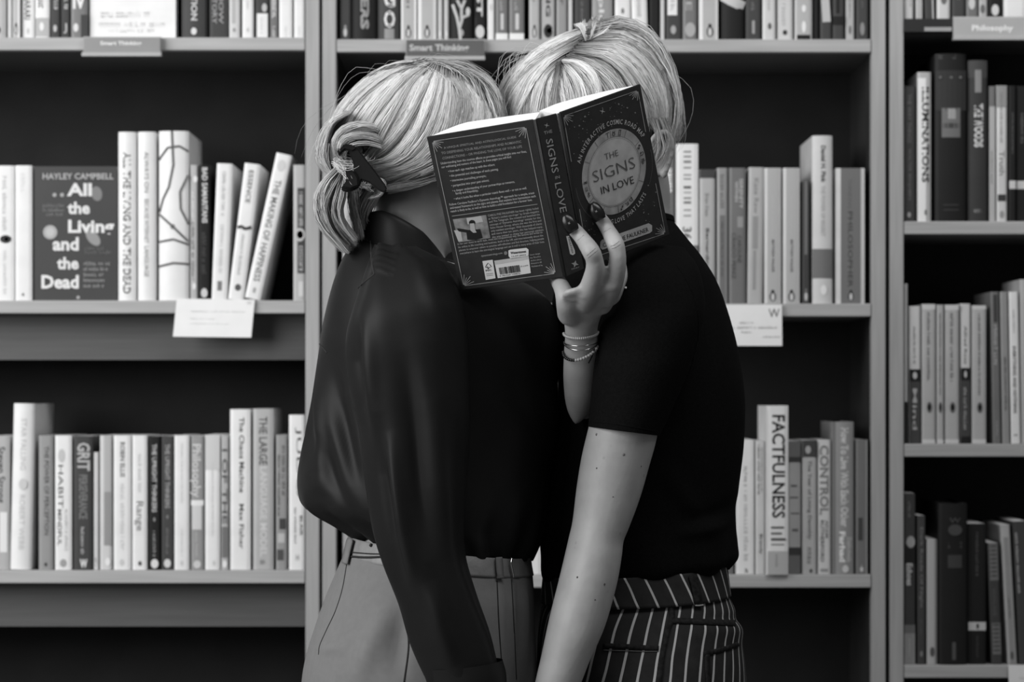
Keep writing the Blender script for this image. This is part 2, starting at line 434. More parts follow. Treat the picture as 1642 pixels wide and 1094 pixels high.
ROWS['C1'] = [
 (544, 562, T1, D, 'dark grey book with tiny bird emblem', [pg(.90, .985, .4, .3, .7)], {}),
 (563, 604, T1, K, 'black book with mottled grey title', [t('OUTLIERS', .3, .93, .3, .35, .7, .05)], {'hard': 1}),
 (605, 641, T1, D, 'charcoal book with two large white letters', [u('O', .80, .92, .75, .28, .8, .03), u('G', .66, .78, .75, .28, .8, .03), r(.925, .995, M, .3, .75)], {'hard': 1}),
 (642, 668, T1, L, 'grey paperback with white bands and bird emblem', [pg(.90, .99, .03, .3, .65), r(0, 1, W, .0, .14), r(0, 1, W, .85, 1), g(.6, .78, .1, .35, .6)], {}),
 (669, 700, T1, L, 'grey paperback with wide white left band and emblem', [pg(.90, .99, .03, .35, .65), r(0, 1, W, .0, .2), r(0, 1, P_, .82, 1)], {}),
 (701, 710, T1, L, 'thin striped pamphlet', [r(0, 1, W, .4, .6), o_(.94, .98, W, .3, .7)], {}),
 (711, 720, T1, L, 'thin striped pamphlet beside a black floral book', [r(0, 1, W, .3, .5), o_(.94, .98, W, .3, .7)], {}),
 (721, 759, T1, K, 'black book with white coral-like branches', [
    wv([(.45, 1), (.4, .93), (.3, .85), (.1, .76)], .55, .002), wv([(.4, .93), (.55, .85), (.85, .83)], .5, .002), wv([(.5, .86), (.5, .79), (.3, .73)], .5, .002),
    wv([(.5, .79), (.65, .73)], .5, .002), o_(.78, .84, .55, .68, .88), o_(.64, .72, .5, .5, .8), o_(.66, .70, .05, .58, .72), o_(.93, .98, .35, .35, .6)], {'hard': 1}),
 (760, 779, T1, K, 'black book with white lettering and crest', [t('TRUST', .4, .84, .62, .2, .75, .04), o_(.90, .99, .6, .1, .9)], {}),
 (781, 793, T1, W, 'thin white-edged book', [o_(.75, .8, .6, .3, .7)], {}),
 (794, 815, T1, G, 'dark grey white-footed book, left of two alike', [r(.955, 1, W), g(.4, .8, .45, .35, .6), r(.82, .93, .6, .42, .65)], {}),
 (816, 841, T1, G, 'dark grey white-footed book, right of two alike', [r(.955, 1, W), g(.4, .8, .45, .35, .6), r(.82, .93, .6, .42, .65)], {}),
 (848, 866, T1, L, 'light grey paperback with bird emblem beside white-footed pair', [pg(.90, .99, .06, .3, .7), g(.6, .74, .1, .35, .6)], {}),
 (867, 890, T1, L, 'grey book with dark capitals and round mark', [t('BEING', .5, .84, .06, .35, .7, .03), o_(.89, .985, .03, .2, .85), o_(.915, .955, L, .4, .95)], {}),
 (892, 910, T1, M, 'mid grey book with dark script', [t('winter', .5, .76, .08, .35, .7)], {}),
 (911, 919, T1, P_, 'thin pale book behind the blonde crown', [], {}),
 (921, 947, T1, D, 'dark book behind the blonde crown', [g(.4, .9, .2, .4, .6)], {}),
 (949, 983, T1, M, 'thick mid grey book with white script', [t('people', .45, .9, .7, .35, .6, .02)], {}),
 (986, 1012, T1, W, 'white book above the blonde hair', [g(.4, .7, .3, .4, .6), o_(.78, .82, .2, .4, .6)], {}),
 (1014, 1040, T1, W, 'white book right of another white one', [g(.4, .84, .35, .35, .6, False)], {'lean': -6}),
 (1042, 1058, T1, K, 'narrow black book', [], {}),
 (1059, 1067, T1, P_, 'thin pale book between two black ones', [], {}),
 (1068, 1094, T1, D, 'dark book with pale rounded title panel', [r(.3, .83, W, .1, .72), g(.4, .8, .35, .3, .6), o_(.9, .96, .4, .3, .65)], {}),
 (1095, 1119, T1, G, 'grey textured book with pale blotch', [t('NOISE', .4, .8, .4, .2, .65), o_(.88, .98, .4, .15, .9)], {}),
 (1121, 1153, T1, L, 'grey paperback with white left band and emblem', [pg(.89, .985, .03, .4, .75), r(0, 1, W, .0, .2), r(0, 1, P_, .85, 1), g(.6, .72, .1, .45, .6)], {}),
 (1157, 1195, T1, K, 'black book with a diagonal pale stripe', [wv([(.05, .70), (.4, .735), (.98, .775)], .55, .0075)], {'hard': 1}),
 (1196, 1221, T1, D, 'dark grey book with thin pale bar', [r(.87, .96, .35, .42, .6), g(.4, .8, .2, .35, .6)], {}),
 (1223, 1245, T1, P_, 'pale book with round dark mark', [o_(.885, .93, .12, .4, .68), g(.5, .8, .4, .4, .6)], {}),
 (1247, 1273, T1, P_, 'pale book with small black oval', [o_(.93, .965, .04, .35, .65), g(.5, .9, .45, .3, .6)], {}),
 (1275, 1304, T1, L, 'light grey book with black foot', [o_(.76, .81, W, .4, .65), o_(.87, .95, W, .4, .65), r(.965, 1.0, K, .1, .9), r(0, 1, P_, 0, .12)], {}),
 (1306, 1315, T1, K, 'slim black book', [], {}),
 (1316, 1335, T1, D, 'dark book with pale slanted patch', [wv([(.4, .72), (.55, .88)], .5, .006)], {}),
 (1336, 1355, T1, D, 'dark book with black blots', [r(.3, .82, K, .3, .6), r(.84, .9, K)], {}),
 (1357, 1372, T1, L, 'narrow light grey book', [g(.5, .85, .12, .4, .6), o_(.9, .96, .15, .35, .65)], {}),
 (1374, 1394, T1, D, 'dark book with faint foot mark by the post', [g(.5, .78, .15, .4, .6), o_(.88, .97, .25, .3, .7)], {}),
]
ROWS['C2'] = [
 (548, 574, 268, L, 'grey book hidden behind the clipped hair', [g(.2, .7, .1)], {}),
 (576, 606, 240, W, 'white book hidden behind the clipped hair', [g(.2, .7, .3)], {}),
 (608, 634, 266, D, 'dark book hidden behind the bowed head', [g(.2, .7, .5)], {}),
 (636, 662, 268, P_, 'pale book hidden behind the satin collar', [g(.2, .7, .2)], {}),
 (664, 690, 255, G, 'grey book hidden behind the satin collar', [g(.2, .7, .5)], {}),
 (955, 983, 250, W, 'white book hidden behind the open book', [g(.2, .7, .3)], {}),
 (985, 1010, 268, M, 'grey book hidden behind the open book', [g(.2, .7, .1)], {}),
 (1012, 1036, 262, L, 'pale book hidden behind the open book', [g(.2, .7, .1)], {}),
 (1038, 1060, 240, D, 'dark book hidden behind the neck', [g(.2, .7, .5)], {}),
 (1062, 1083, 225, G, 'dark grey book with a small pale label', [t('HUMANKIND', .17, .32, W, .25, .8, .06), g(.4, .8, .1)], {}),
 (1084, 1121, 230, W, 'tall white book with stacked grey bars', [r(.045, .055, .2, .34, .68), r(.075, .085, .2, .34, .68), r(.105, .12, .2, .34, .68), r(.145, .155, .25, .34, .68), r(.19, .2, .3, .34, .68), r(.215, .225, .3, .34, .68), r(.265, .28, .1, .34, .68), r(.30, .31, .4, .34, .68), r(.335, .345, .2, .34, .68), r(.36, .375, .2, .34, .68), r(.41, .42, .3, .34, .68), r(.445, .455, .3, .34, .68), t('36', .52, .60, .08, .3, .7), r(.635, 1, G)], {}),
 (1122, 1148, 271, L, 'light grey book with dark band at its head', [r(0, .065, D), t('Brian Klaas', .18, .35, .25, .35, .6), t('Bernardine', .44, .75, .04, .4, .62, .015)], {}),
 (1150, 1168, 269, M, 'grey book with darker lower half', [r(.35, 1, G, .25, .75), g(.05, .3, .15, .3, .7), g(.4, .8, .08, .35, .65)], {}),
 (1169, 1197, 269, G, 'dark grey book with two pale title lines', [t('SERENITY', .08, .30, .5, .62, .85, .02), t('WITHIN', .1, .25, .5, .35, .55, .02), r(.36, .44, M, .5, .85), t('CAROLINE', .5, .7, .08, .5, .75), t('CRIADO PEREZ', .48, .82, .08, .15, .4)], {}),
 (1198, 1224, 268, L, 'light grey book with washed out lettering', [t('Kate Raw', .08, .34, .28, .35, .65), r(.36, .6, M, .3, .65), r(.61, .9, M, .35, .55)], {'lean': 3}),
 (1226, 1254, 269, P_, 'grey pale-edged paperback, left twin', [r(0, 1, L, .17, .85), pg(.90, .99, .04, .3, .7), t('MATTHEW WALKER', .53, .77, .07, .43, .6, .02), g(.2, .5, .5, .42, .6)], {}),
 (1256, 1284, 269, P_, 'grey pale-edged paperback, right twin', [r(0, 1, L, .17, .85), pg(.90, .99, .04, .3, .7), t('MATTHEW WALKER', .53, .77, .07, .43, .6, .02), g(.2, .5, .5, .42, .6)], {}),
 (1287, 1300, 290, D, 'short dark book', [pg(.88, .99, .2, .2, .8), r(.0, .6, G, .3, .7)], {}),
 (1303, 1337, 217, P_, 'tall white hardcover with a grey band', [t('Daniel H. Pink', .06, .28, .06, .42, .65, .03), t('THE POWER OF REGRET', .3, .6, .32, .42, .62, 0), r(.675, .85, G), o_(.89, .95, W, .4, .7)], {'hard': 1, 'd': .15}),
 (1341, 1389, 269, P_, 'wide grey paperback with pale edges by the post', [r(0, 1, G, .17, .86), t('THINKING', .08, .3, .12, .42, .55, 0), t('PHILOSOPHER', .32, .88, .06, .42, .58, .01), pg(.90, .985, .04, .42, .62)], {}),
]
ROWS['C3'] = [
 (548, 572, 706, L, 'grey book hidden behind the belted trousers', [g(.2, .7, .1)], {}),
 (574, 604, 690, G, 'dark book hidden behind the belted trousers', [g(.2, .7, .5)], {}),
 (606, 638, 700, P_, 'pale book hidden behind the satin sleeve', [g(.2, .7, .2)], {}),
 (640, 668, 712, M, 'grey book hidden behind the satin sleeve', [g(.2, .7, .1)], {}),
 (832, 870, 704, W, 'white book glimpsed between the two waists', [g(.2, .7, .3)], {}),
 (1040, 1068, 690, L, 'light book hidden behind the black shirt', [g(.2, .7, .1)], {}),
 (1070, 1098, 706, D, 'dark book hidden behind the black shirt', [g(.2, .7, .5)], {}),
 (1100, 1128, 700, M, 'grey book hidden behind the striped trousers', [g(.2, .7, .1)], {}),
 (1130, 1162, 706, P_, 'pale book hidden behind the black shirt', [g(.2, .7, .2)], {}),
 (1164, 1178, 706, G, 'grey book half hidden by the black shirt', [g(.1, .6, .1)], {}),
 (1180, 1211, 706, W, 'white book beside the black shirt', [g(.2, .35, .3, .45, .65), g(.38, .9, .45, .45, .7), g(.96, .99, .1, .5, .7)], {}),
 (1212, 1228, 708, P_, 'pale book with blurred grey title', [g(.03, .4, .12, .2, .5), g(.05, .38, .25, .6, .8), t('Brandy', .7, .85, .08, .45, .75)], {}),
 (1228, 1264, 651, W, 'tall white book with large black capitals', [t('FACTFULNESS', .055, .665, .02, .25, .85, .02), r(.02, .845, W, .0, .04), wv([(.2, .72), (.8, .72)], .05, .0012), wv([(.2, .755), (.7, .755)], .08, .0012), wv([(.2, .79), (.88, .79)], .06, .0016), wv([(.2, .82), (.8, .82)], .3, .001), r(.86, 1, L, .05, .98), g(.88, .95, .25, .4, .55)], {'out': .012}),
 (1265, 1286, 708, L, 'grey book with scattered dark bars', [r(0, .12, G), r(.12, .16, D), r(.33, .345, .12, .2, .7), r(.42, .43, .1, .1, .8), r(.54, .55, .12, .2, .9), r(.66, .68, .15, .3, .8), r(.80, .86, D), r(.86, 1, G)], {}),
 (1287, 1311, 707, L, 'light book with a dark square at its head', [r(0, .125, D), o_(.04, .10, .4, .2, .6), t('The Year of Living Danishly', .15, .74, .1, .4, .65, .01), g(.8, .92, .15, .35, .7), o_(.96, .99, .05, .5, .7)], {}),
 (1312, 1334, 706, P_, 'pale book with round grey letters', [t('CONTROL', .04, .56, .22, .15, .85, .03), t('ADAM', .6, .73, .1, .6, .8, .01), t('RUTHERFORD', .6, .91, .08, .2, .5, .01), r(.96, .985, .3, .2, .8)], {}),
 (1335, 1371, 677, M, 'tall grey book with white outlined title', [t('How To Live With Each Other', .04, .69, .66, .38, .75, .03), t('Farhad', .72, .92, W, .32, .6, .04), t('Dabhoiwala', .76, .92, .6, .68, .9, .02), o_(.94, .99, .6, .45, .75), r(0, 1, G, .0, .15)], {'hard': 1}),
 (1373, 1393, 706, G, 'dark grey book by the right post', [r(0, 1, M, .85, 1), pg(.93, .99, .3, .3, .7), r(.58, .75, D, .2, .6)], {}),
]
ROWS['R1'] = [
 (1451, 1466, T1, P_, 'pale book next to the left post', [g(.5, .9, .3, .6, .8)], {}),
 (1470, 1482, T1, P_, 'thin pale book with grey lines', [r(0, 1, M, .3, .4), r(0, 1, M, .6, .7)], {}),
 (1485, 1500, T1, D, 'slim dark tilted book', [r(0, 1, P_, .85, 1)], {'lean': -5}),
 (1504, 1526, T1, P_, 'pale book with a dark emblem', [o_(.80, .88, .15, .3, .75)], {}),
 (1528, 1550, T1, D, 'dark book with pale emblem', [o_(.76, .84, .5, .2, .8)], {}),
 (1551, 1571, T1, G, 'grey book with white emblem', [o_(.82, .92, .6, .2, .75)], {}),
 (1572, 1586, T1, L, 'light grey book with dark emblem', [o_(.88, .95, .15, .1, .7)], {}),
 (1587, 1610, T1, K, 'black book with white emblem', [o_(.88, .97, .65, .2, .75)], {}),
 (1611, 1648, T1, W, 'wide white book above the category sign', [], {}),
]
ROWS['R2'] = [
 (1451, 1470, 137, D, 'dark book with grey lettering', [t('THE WAY THINGS', .06, .42, .16, .3, .65), t('WALTER BENJAMIN', .46, .84, .16, .3, .65), o_(.93, .97, .4, .3, .6)], {}),
 (1472, 1495, 115, L, 'grey and white book with heavy black capitals', [r(.04, 1, W, .0, .62), t('ILLUMINATIONS', .1, .74, .03, .32, .85, .03), o_(.92, .96, .2, .5, .7)], {}),
 (1500, 1551, 86, K, 'thick black book with small square picture', [g(.005, .03, .1, .1, .9), r(.1, .34, .034, 0, 1), o_(.135, .15, .14, .1, .2), o_(.135, .15, .14, .45, .55), o_(.135, .15, .14, .75, .85), r(.325, .5, .16, .2, .8), r(.33, .39, .35, .4, .65), r(.415, .445, .06, .25, .75), r(.9, .905, .06, .25, .75), r(.93, .935, .06, .25, .75)], {'hard': 1, 'd': .16}),
 (1553, 1586, 96, .045, 'charcoal book with tall white capitals', [r(0, .11, .065), r(.06, .20, .25, .35, .68), t('THE WOODS', .27, .54, .62, .3, .78, .05), g(.925, .945, .4, .3, .7)], {'hard': 1}),
 (1588, 1599, 137, G, 'narrow book with pale lower half', [r(.15, 1, L), g(.48, .72, .08, .3, .6)], {}),
 (1600, 1618, 136, P_, 'pale book with grey head and large lowercase title', [r(0, .16, M), g(.05, .42, .2, .35, .6), t('Truth', .48, .66, .25, .25, .75, .02), r(.80, .85, .05, .1, .9), o_(.92, .975, .3, .3, .7)], {}),
 (1619, 1631, 137, K, 'slim black book with white band', [r(.70, .76, .6), g(.2, .5, .15, .4, .7)], {}),
 (1632, 1650, 137, K, 'black book with white band at the photo edge', [r(.70, .76, .6), g(.2, .42, .15, .4, .7)], {}),
]
ROWS['R3'] = [
 (1451, 1458, 455, L, 'very thin pale book by the left post', [r(.74, 1, K)], {}),
 (1459, 1478, 491, P_, 'white-topped book with black square, next to the post', [r(.46, .55, K), r(.55, 1, D), g(.15, .42, .2, .35, .6), t('Mind', .6, .9, .4, .3, .7), o_(.48, .53, .5, .3, .7)], {}),
 (1479, 1502, 488, L, 'plain grey classic with lozenge mark, left of three', [r(0, .04, P_), g(.06, .55, .1, .38, .62), o_(.70, .78, .14, .35, .75), o_(.715, .765, L, .45, .65), r(.97, 1, P_)], {}),
 (1503, 1515, 489, L, 'narrow grey classic with lozenge mark', [g(.06, .65, .1, .35, .65), o_(.70, .78, .14, .25, .8), o_(.715, .765, L, .4, .65), r(.97, 1, P_)], {}),
 (1516, 1540, 489, L, 'grey classic with lozenge mark left of white-topped book', [r(0, .04, P_), g(.06, .55, .1, .38, .62), o_(.70, .78, .14, .35, .75), o_(.715, .765, L, .45, .65), r(.97, 1, P_)], {}),
 (1542, 1559, 487, P_, 'white-topped book with black square, amid grey ones', [r(.46, .55, K), r(.55, .95, D), r(.95, 1, K), t('Alfred Ross', .16, .43, .15, .35, .65), g(.6, .9, .4, .3, .65), o_(.48, .53, .5, .35, .65)], {}),
 (1560, 1584, 490, L, 'grey classic with lozenge mark beside the gap', [r(0, .03, P_), g(.06, .65, .1, .42, .62), o_(.70, .78, .14, .35, .75), o_(.715, .765, L, .45, .65), r(.97, 1, P_)], {}),
 (1594, 1608, 468, G, 'narrow grey book leaning left', [r(.02, .2, D, .3, .8), g(.22, .48, .5, .3, .8), g(.85, .95, .4, .4, .7)], {'lean': -4}),
 (1609, 1622, 468, M, 'narrow grey book with dark print, leaning left', [g(.43, .78, .05, .4, .7)], {'lean': -4}),
 (1623, 1639, 468, W, 'white book with long black capitals, leaning left', [t('EVERYTHING AND NOTHING', .36, .8, .05, .3, .65, .02), g(.12, .27, .3, .4, .6), r(.94, .95, .3, .3, .7)], {'lean': -4}),
 (1640, 1660, 448, L, 'light grey book at the photo edge', [], {'lean': -3}),
]
ROWS['R4'] = [
 (1451, 1470, 792, D, 'dark book with pale flare and light foot', [r(.3, .41, .02), o_(.25, .32, .4, .2, .98), t('Echoes', .41, .54, .55, .2, .75, .04), r(.77, .82, G), r(.82, 1, M), g(.85, .95, .5, .4, .6), g(.05, .14, .25, .35, .6)], {}),
 (1472, 1486, 828, D, 'slim dark book with grey lettering', [t('Dark Roads Of Night', .08, .62, .2, .35, .75), g(.7, .8, .12), o_(.91, .95, .2, .3, .7)], {}),
 (1487, 1505, 866, M, 'short pale book', [o_(.86, .94, .1, .3, .75), r(0, 1, L, 0, .75)], {}),
 (1506, 1553, 808, .016, 'thick black book with crest', [u('W', .09, .12, .08, .35, .75), o_(.13, .2, .07, .3, .8), g(.24, .28, .07, .3, .8, False), r(.32, .4, .055, .3, .8), r(.86, .97, .09, .45, .58)], {'hard': 1, 'd': .16}),
 (1554, 1584, 841, K, 'black book with a white band', [r(.70, .76, .55), o_(.71, .75, .05, .45, .6), g(.06, .37, .1, .42, .6), g(.8, .95, .07, .45, .6)], {}),
 (1592, 1610, 872, D, 'dark book with finely striped panels', [r(.0, .31, G, .1, .95)] + [r(.02 + .035*i, .035 + .035*i, D, .15, .9) for i in range(8)] + [r(.66, .92, G, .1, .95)] + [r(.67 + .035*i, .685 + .035*i, D, .15, .9) for i in range(7)] + [g(.38, .6, .12, .3, .7)], {'lean': -7}),
 (1618, 1634, 843, L, 'light book with pale edges, leaning left', [r(.09, 1, M, .25, .75), g(.3, .5, .4, .4, .6), g(.53, .67, .06, .4, .6), o_(.91, .97, .12, .3, .7)], {'lean': -12}),
 (1636, 1660, 837, D, 'dark book with white lettering at the photo edge', [g(.08, .5, .5, .1, .3)], {'lean': -11}),
]
ROWNAME = {'L1': 'top left shelf', 'L2': 'middle left shelf', 'L3': 'lower left shelf', 'C1': 'top centre shelf', 'C2': 'middle centre shelf',
           'C3': 'lower centre shelf', 'R1': 'top right shelf', 'R2': 'second right shelf', 'R3': 'third right shelf', 'R4': 'bottom right shelf'}
GROUPS = {k: 'books on the ' + v for k, v in ROWNAME.items()}

for row, items in ROWS.items():
    pyb = ROWY[row]
    n = len(items)
    for i, it in enumerate(items):
        if len(it) == 1: continue
        x0, x1, top, val, desc, prints, opt = it
        rng = random.Random(hash((row, i)) if False else sum(ord(c) for c in row) * 100 + i)
        hard = bool(opt.get('hard'))
        w = (x1 - x0 - 1.5) / PXM
        h = (pyb - top) / PXM
        d = opt.get('d', .128 + rng.random() * .008)
        e, bulge = book(w, h, d, val, hard)
        zs = at(0, pyb).z + .0004
        if row == 'R1': zs += 0.0
        ysp = .006 + rng.random() * .006 - opt.get('out', 0)
        e.location = (at((x0 + x1) / 2, 0).x, ysp, zs)
        if opt.get('lean'):
            a = math.atan2(opt['lean'] / PXM, h)
            e.rotation_euler = (0, a, 0)
            e.location.z += abs(math.sin(a)) * w / 2
        for p in prints: spine_item(e, w, h, bulge, p, rng)
        if row.startswith('C'):
            pos = ORD[n - 1 - i] + ' from right'
        else:
            pos = ORD[i] + ' from left'
        tag(e, f'{desc}, {pos} on {ROWNAME[row]}', 'book', GROUPS[row])

# ------------------------------------------------------------------ the two face-out books
def flat_text(parent, s, x0, x1, z0, z1, y, v, bold=.01, name='title', res=2):
    P, F, _ = text_polys(s, bold=bold, res=res)
    return mesh_obj(name, [(x0 + (x1 - x0) * a, y, z0 + (z1 - z0) * b) for a, b in P], F, ink(v), parent)

def face_out(x0, x1, top, bottom, val, name, thick=.022):
    e = empty(name, (at((x0 + x1)/2, 0).x, .012, at(0, bottom).z + .0004))
    w = (x1 - x0) / PXM; h = (bottom - top) / PXM
    box('cover', -w/2, w/2, 0, .0012, 0, h, mat(val, rough=.4, spec=.4, grain=.05, scale=25), e)
    box('cover', -w/2, w/2, thick - .0012, thick, 0, h, mat(val, rough=.4, spec=.4, grain=.05, scale=25), e)
    box('spine', -w/2, -w/2 + .0012, .0013, thick - .0013, 0, h, mat(val, rough=.4, spec=.4, grain=.05, scale=25), e)
    box('page_block', -w/2 + .0014, w/2 - .001, .0013, thick - .0013, .0005, h - .0005, PAGES, e)
    def q(px, py): return ((px - (x0 + x1)/2) / PXM, (bottom - py) / PXM)
    return e, q, w, h

fw, q, w, h = face_out(142, 280, T1, 60, .84, 'paperback_book')
tag(fw, 'white book standing face out beside dark books on top left shelf', 'book', GROUPS['L1'])
rng = random.Random(3)
for (a, b, y0, y1, v) in ((157, 262, 41, 33, .72), (172, 245, 50, 44, .76), (160, 240, 26, 15, .78)):
    P, F = greek_polys(12, rng)
    X0, Z0 = q(a, y0); X1, Z1 = q(b, y1)
    mesh_obj('small_print', [(X0 + (X1 - X0)*x, -.0004, Z0 + (Z1 - Z0)*y) for x, y in P], F, ink(v), fw)

fd, q, w, h = face_out(52, 186, 266, 482, .048, 'hardcover_book')
tag(fd, 'charcoal book standing face out with large pale serif title, middle left shelf', 'book', GROUPS['L2'])
for s, a, b, y0, y1, v in (('HAYLEY CAMPBELL', 66, 180, 287, 277, .45), ('All', 105, 145, 314, 293, .75), ('the', 106, 142, 343, 323, .75), ('Living', 107, 181, 372, 352, .78),
                           ('and', 82, 124, 402, 380, .75), ('the', 89, 124, 432, 412, .75), ('Dead', 64, 124, 463, 441, .78)):
    X0, Z0 = q(a, y0); X1, Z1 = q(b, y1)
    flat_text(fd, s, X0, X1, Z0, Z1, -.0005, v, bold=.035 if s != 'HAYLEY CAMPBELL' else .02)
for (a, b, y, v) in ((66, 100, 329, .25), (66, 100, 336, .25), (72, 98, 343, .25), (134, 165, 398, .2), (134, 176, 404, .2), (132, 174, 422, .4), (132, 170, 431, .4), (132, 164, 440, .4), (132, 165, 449, .4), (132, 164, 458, .4)):
    P, F = greek_polys(max(4, int((b - a) / 4)), rng)
    X0, Z0 = q(a, y + 3); X1, Z1 = q(b, y - 3)
    mesh_obj('small_print', [(X0 + (X1 - X0)*x, -.0005, Z0 + (Z1 - Z0)*yy) for x, yy in P], F, ink(v), fd)
def disc(parent, name, c, rx, rz, y, v, n=20, rot=0.0):
    V = []
    for k in range(n):
        tt = 2*math.pi*k/n; x, z = rx*math.cos(tt), rz*math.sin(tt)
        V.append((c[0] + x*math.cos(rot) - z*math.sin(rot), y, c[1] + x*math.sin(rot) + z*math.cos(rot)))
    return mesh_obj(name, V, [tuple(range(n))], ink(v), parent)
disc(fd, 'printed_seal', q(78, 372), .0105, .0105, -.0004, .42)
disc(fd, 'printed_seal', q(78, 372), .0065, .0065, -.0006, .52)
disc(fd, 'printed_hand', q(153, 310), .008, .011, -.0003, .22, rot=.2)
disc(fd, 'printed_hand', q(147, 381), .008, .014, -.0003, .3, rot=.7)
for c in ((85, 312), (97, 312)): disc(fd, 'printed_star', q(*c), .003, .003, -.0003, .4)
disc(fd, 'publisher_mark', q(123, 477), .0025, .0025, -.0004, .4)

# ------------------------------------------------------------------ shelf cards and category signs
CARD = mat(.82, rough=.6, spec=.25, grain=.02)
ACRYL = mat(.45, rough=.15, spec=.6, grain=.03)
def card(x0, x1, y0, y1, label, lines, skew=0.0, rot=0.0):
    e = empty('shelf_card', (at((x0 + x1)/2, 0).x, -.0046, at(0, y0).z))
    w = (x1 - x0)/PXM; h = (y1 - y0)/PXM
    mesh_obj('card', [(-w/2, 0, 0), (w/2, 0, 0), (w/2 + skew, -.006, -h), (-w/2 + skew, -.006, -h),
                      (-w/2, .0006, 0), (w/2, .0006, 0), (w/2 + skew, -.0054, -h), (-w/2 + skew, -.0054, -h)],
             [(0, 3, 2, 1), (4, 5, 6, 7), (0, 1, 5, 4), (1, 2, 6, 5), (2, 3, 7, 6), (3, 0, 4, 7)], CARD, e)
    box('card_clip', -w/2 + .01, w/2 - .01, .001, .0044, -.012, .0, ACRYL, e)
    for s, a, b, ya, yb, v in lines:
        X0, X1, Z0, Z1 = -w/2 + w*a, -w/2 + w*b, -h*yb, -h*ya
        if s: P, F, _ = text_polys(s, bold=.0, res=2)
        else: P, F = greek_polys(int((b - a)*30), rng)
        mesh_obj('lettering' if s else 'small_print', [(X0 + (X1 - X0)*x + skew*(1 - (Z0 + (Z1 - Z0)*y + h)/h), -.0005 + (Z0 + (Z1 - Z0)*y)/h*.006, Z0 + (Z1 - Z0)*y) for x, y in P], F, ink(v), e)
    e.rotation_euler = (0, rot, 0)
    tag(e, label, 'card')
    return e
card(284, 409, 480, 541, 'blank white card hanging from the middle left shelf under leaning books', [('', .2, .88, .3, .34, .68), ('', .2, .5, .5, .53, .72), ('', .2, .7, .63, .66, .74), ('W', .90, .96, .04, .14, .6)], skew=-.004, rot=.012)
card(1128, 1253, 489, 555, 'white card marked with a W below the middle centre shelf', [('W', .83, .97, .10, .31, .13), ('', .46, .63, .41, .46, .4), ('', .3, .93, .52, .58, .38), ('', .48, .6, .64, .69, .38), ('', .75, .97, .755, .80, .4)])
card(1616, 1700, 1066, 1130, 'white card hanging from the bottom right shelf at the photo edge', [('', .2, .8, .3, .34, .5)])

def sign(x0, x1, y0, y1, txt, tx0, tx1, ty0, ty1, val, label, slit=True, tv=.8):
    e = empty('category_sign', (at((x0 + x1)/2, 0).x, -.006, at(0, y1).z))
    w = (x1 - x0)/PXM; h = (y1 - y0)/PXM
    box('sign_plate', -w/2, w/2, -.006, -.0005, 0, h, mat(val, rough=.3, spec=.5, grain=.03), e, .0006)
    box('sign_holder', -w/2 - .002, w/2 + .002, -.010, .0015, -.006, -.0002, ACRYL, e, .0008)
    box('sign_holder', -w/2 - .001, w/2 + .001, -.0004, .0015, 0, h + .002, ACRYL, e)
    X0, X1 = (tx0 - (x0 + x1)/2)/PXM, (tx1 - (x0 + x1)/2)/PXM
    Z0, Z1 = (y1 - ty1)/PXM, (y1 - ty0)/PXM
    flat_text(e, txt, X0, X1, Z0, Z1, -.0064, tv, bold=.03, name='lettering')
    tag(e, label, 'sign', 'shelf category signs')
    return e
sign(136, 259, 62, 86, 'Smart Thinking', 163, 229, 68, 74, .28, 'small grey category sign with blurred lettering on the left bookcase')
sign(652, 776, 66, 92, 'Smart Thinking', 657, 752, 73, 83, .12, 'dark category sign reading Smart Thinking behind the two heads', tv=.55)
sign(1528, 1662, 30, 60, 'Philosophy', 1556, 1622, 42, 51, .42, 'pale category sign reading Philosophy at the upper right', tv=.85)
lb = empty('shelf_label', (at(1503, 0).x, -.0062, at(0, 51).z))
box('label_strip', -.02, .02, 0, .0018, 0, .006, mat(.35, rough=.4), lb)
tag(lb, 'thin grey label on the black shelf edge left of the Philosophy sign', 'label')
# ------------------------------------------------------------------ tools for figures
def catmull(pts, n):
    """resample rows of numbers along a Catmull-Rom curve, n samples in all"""
    P = np.asarray(pts, float)
    m = len(P)
    ts = np.linspace(0, m - 1, n)
    out = []
    for tt in ts:
        i = min(int(tt), m - 2); f = tt - i
        p0 = P[i-1] if i > 0 else 2*P[i] - P[i+1]
        p1, p2 = P[i], P[i+1]
        p3 = P[i+2] if i + 2 < m else 2*P[i+1] - P[i]
        out.append(.5*((2*p1) + (-p0 + p2)*f + (2*p0 - 5*p1 + 4*p2 - p3)*f*f + (-p0 + 3*p1 - 3*p2 + p3)*f**3))
    return np.array(out)

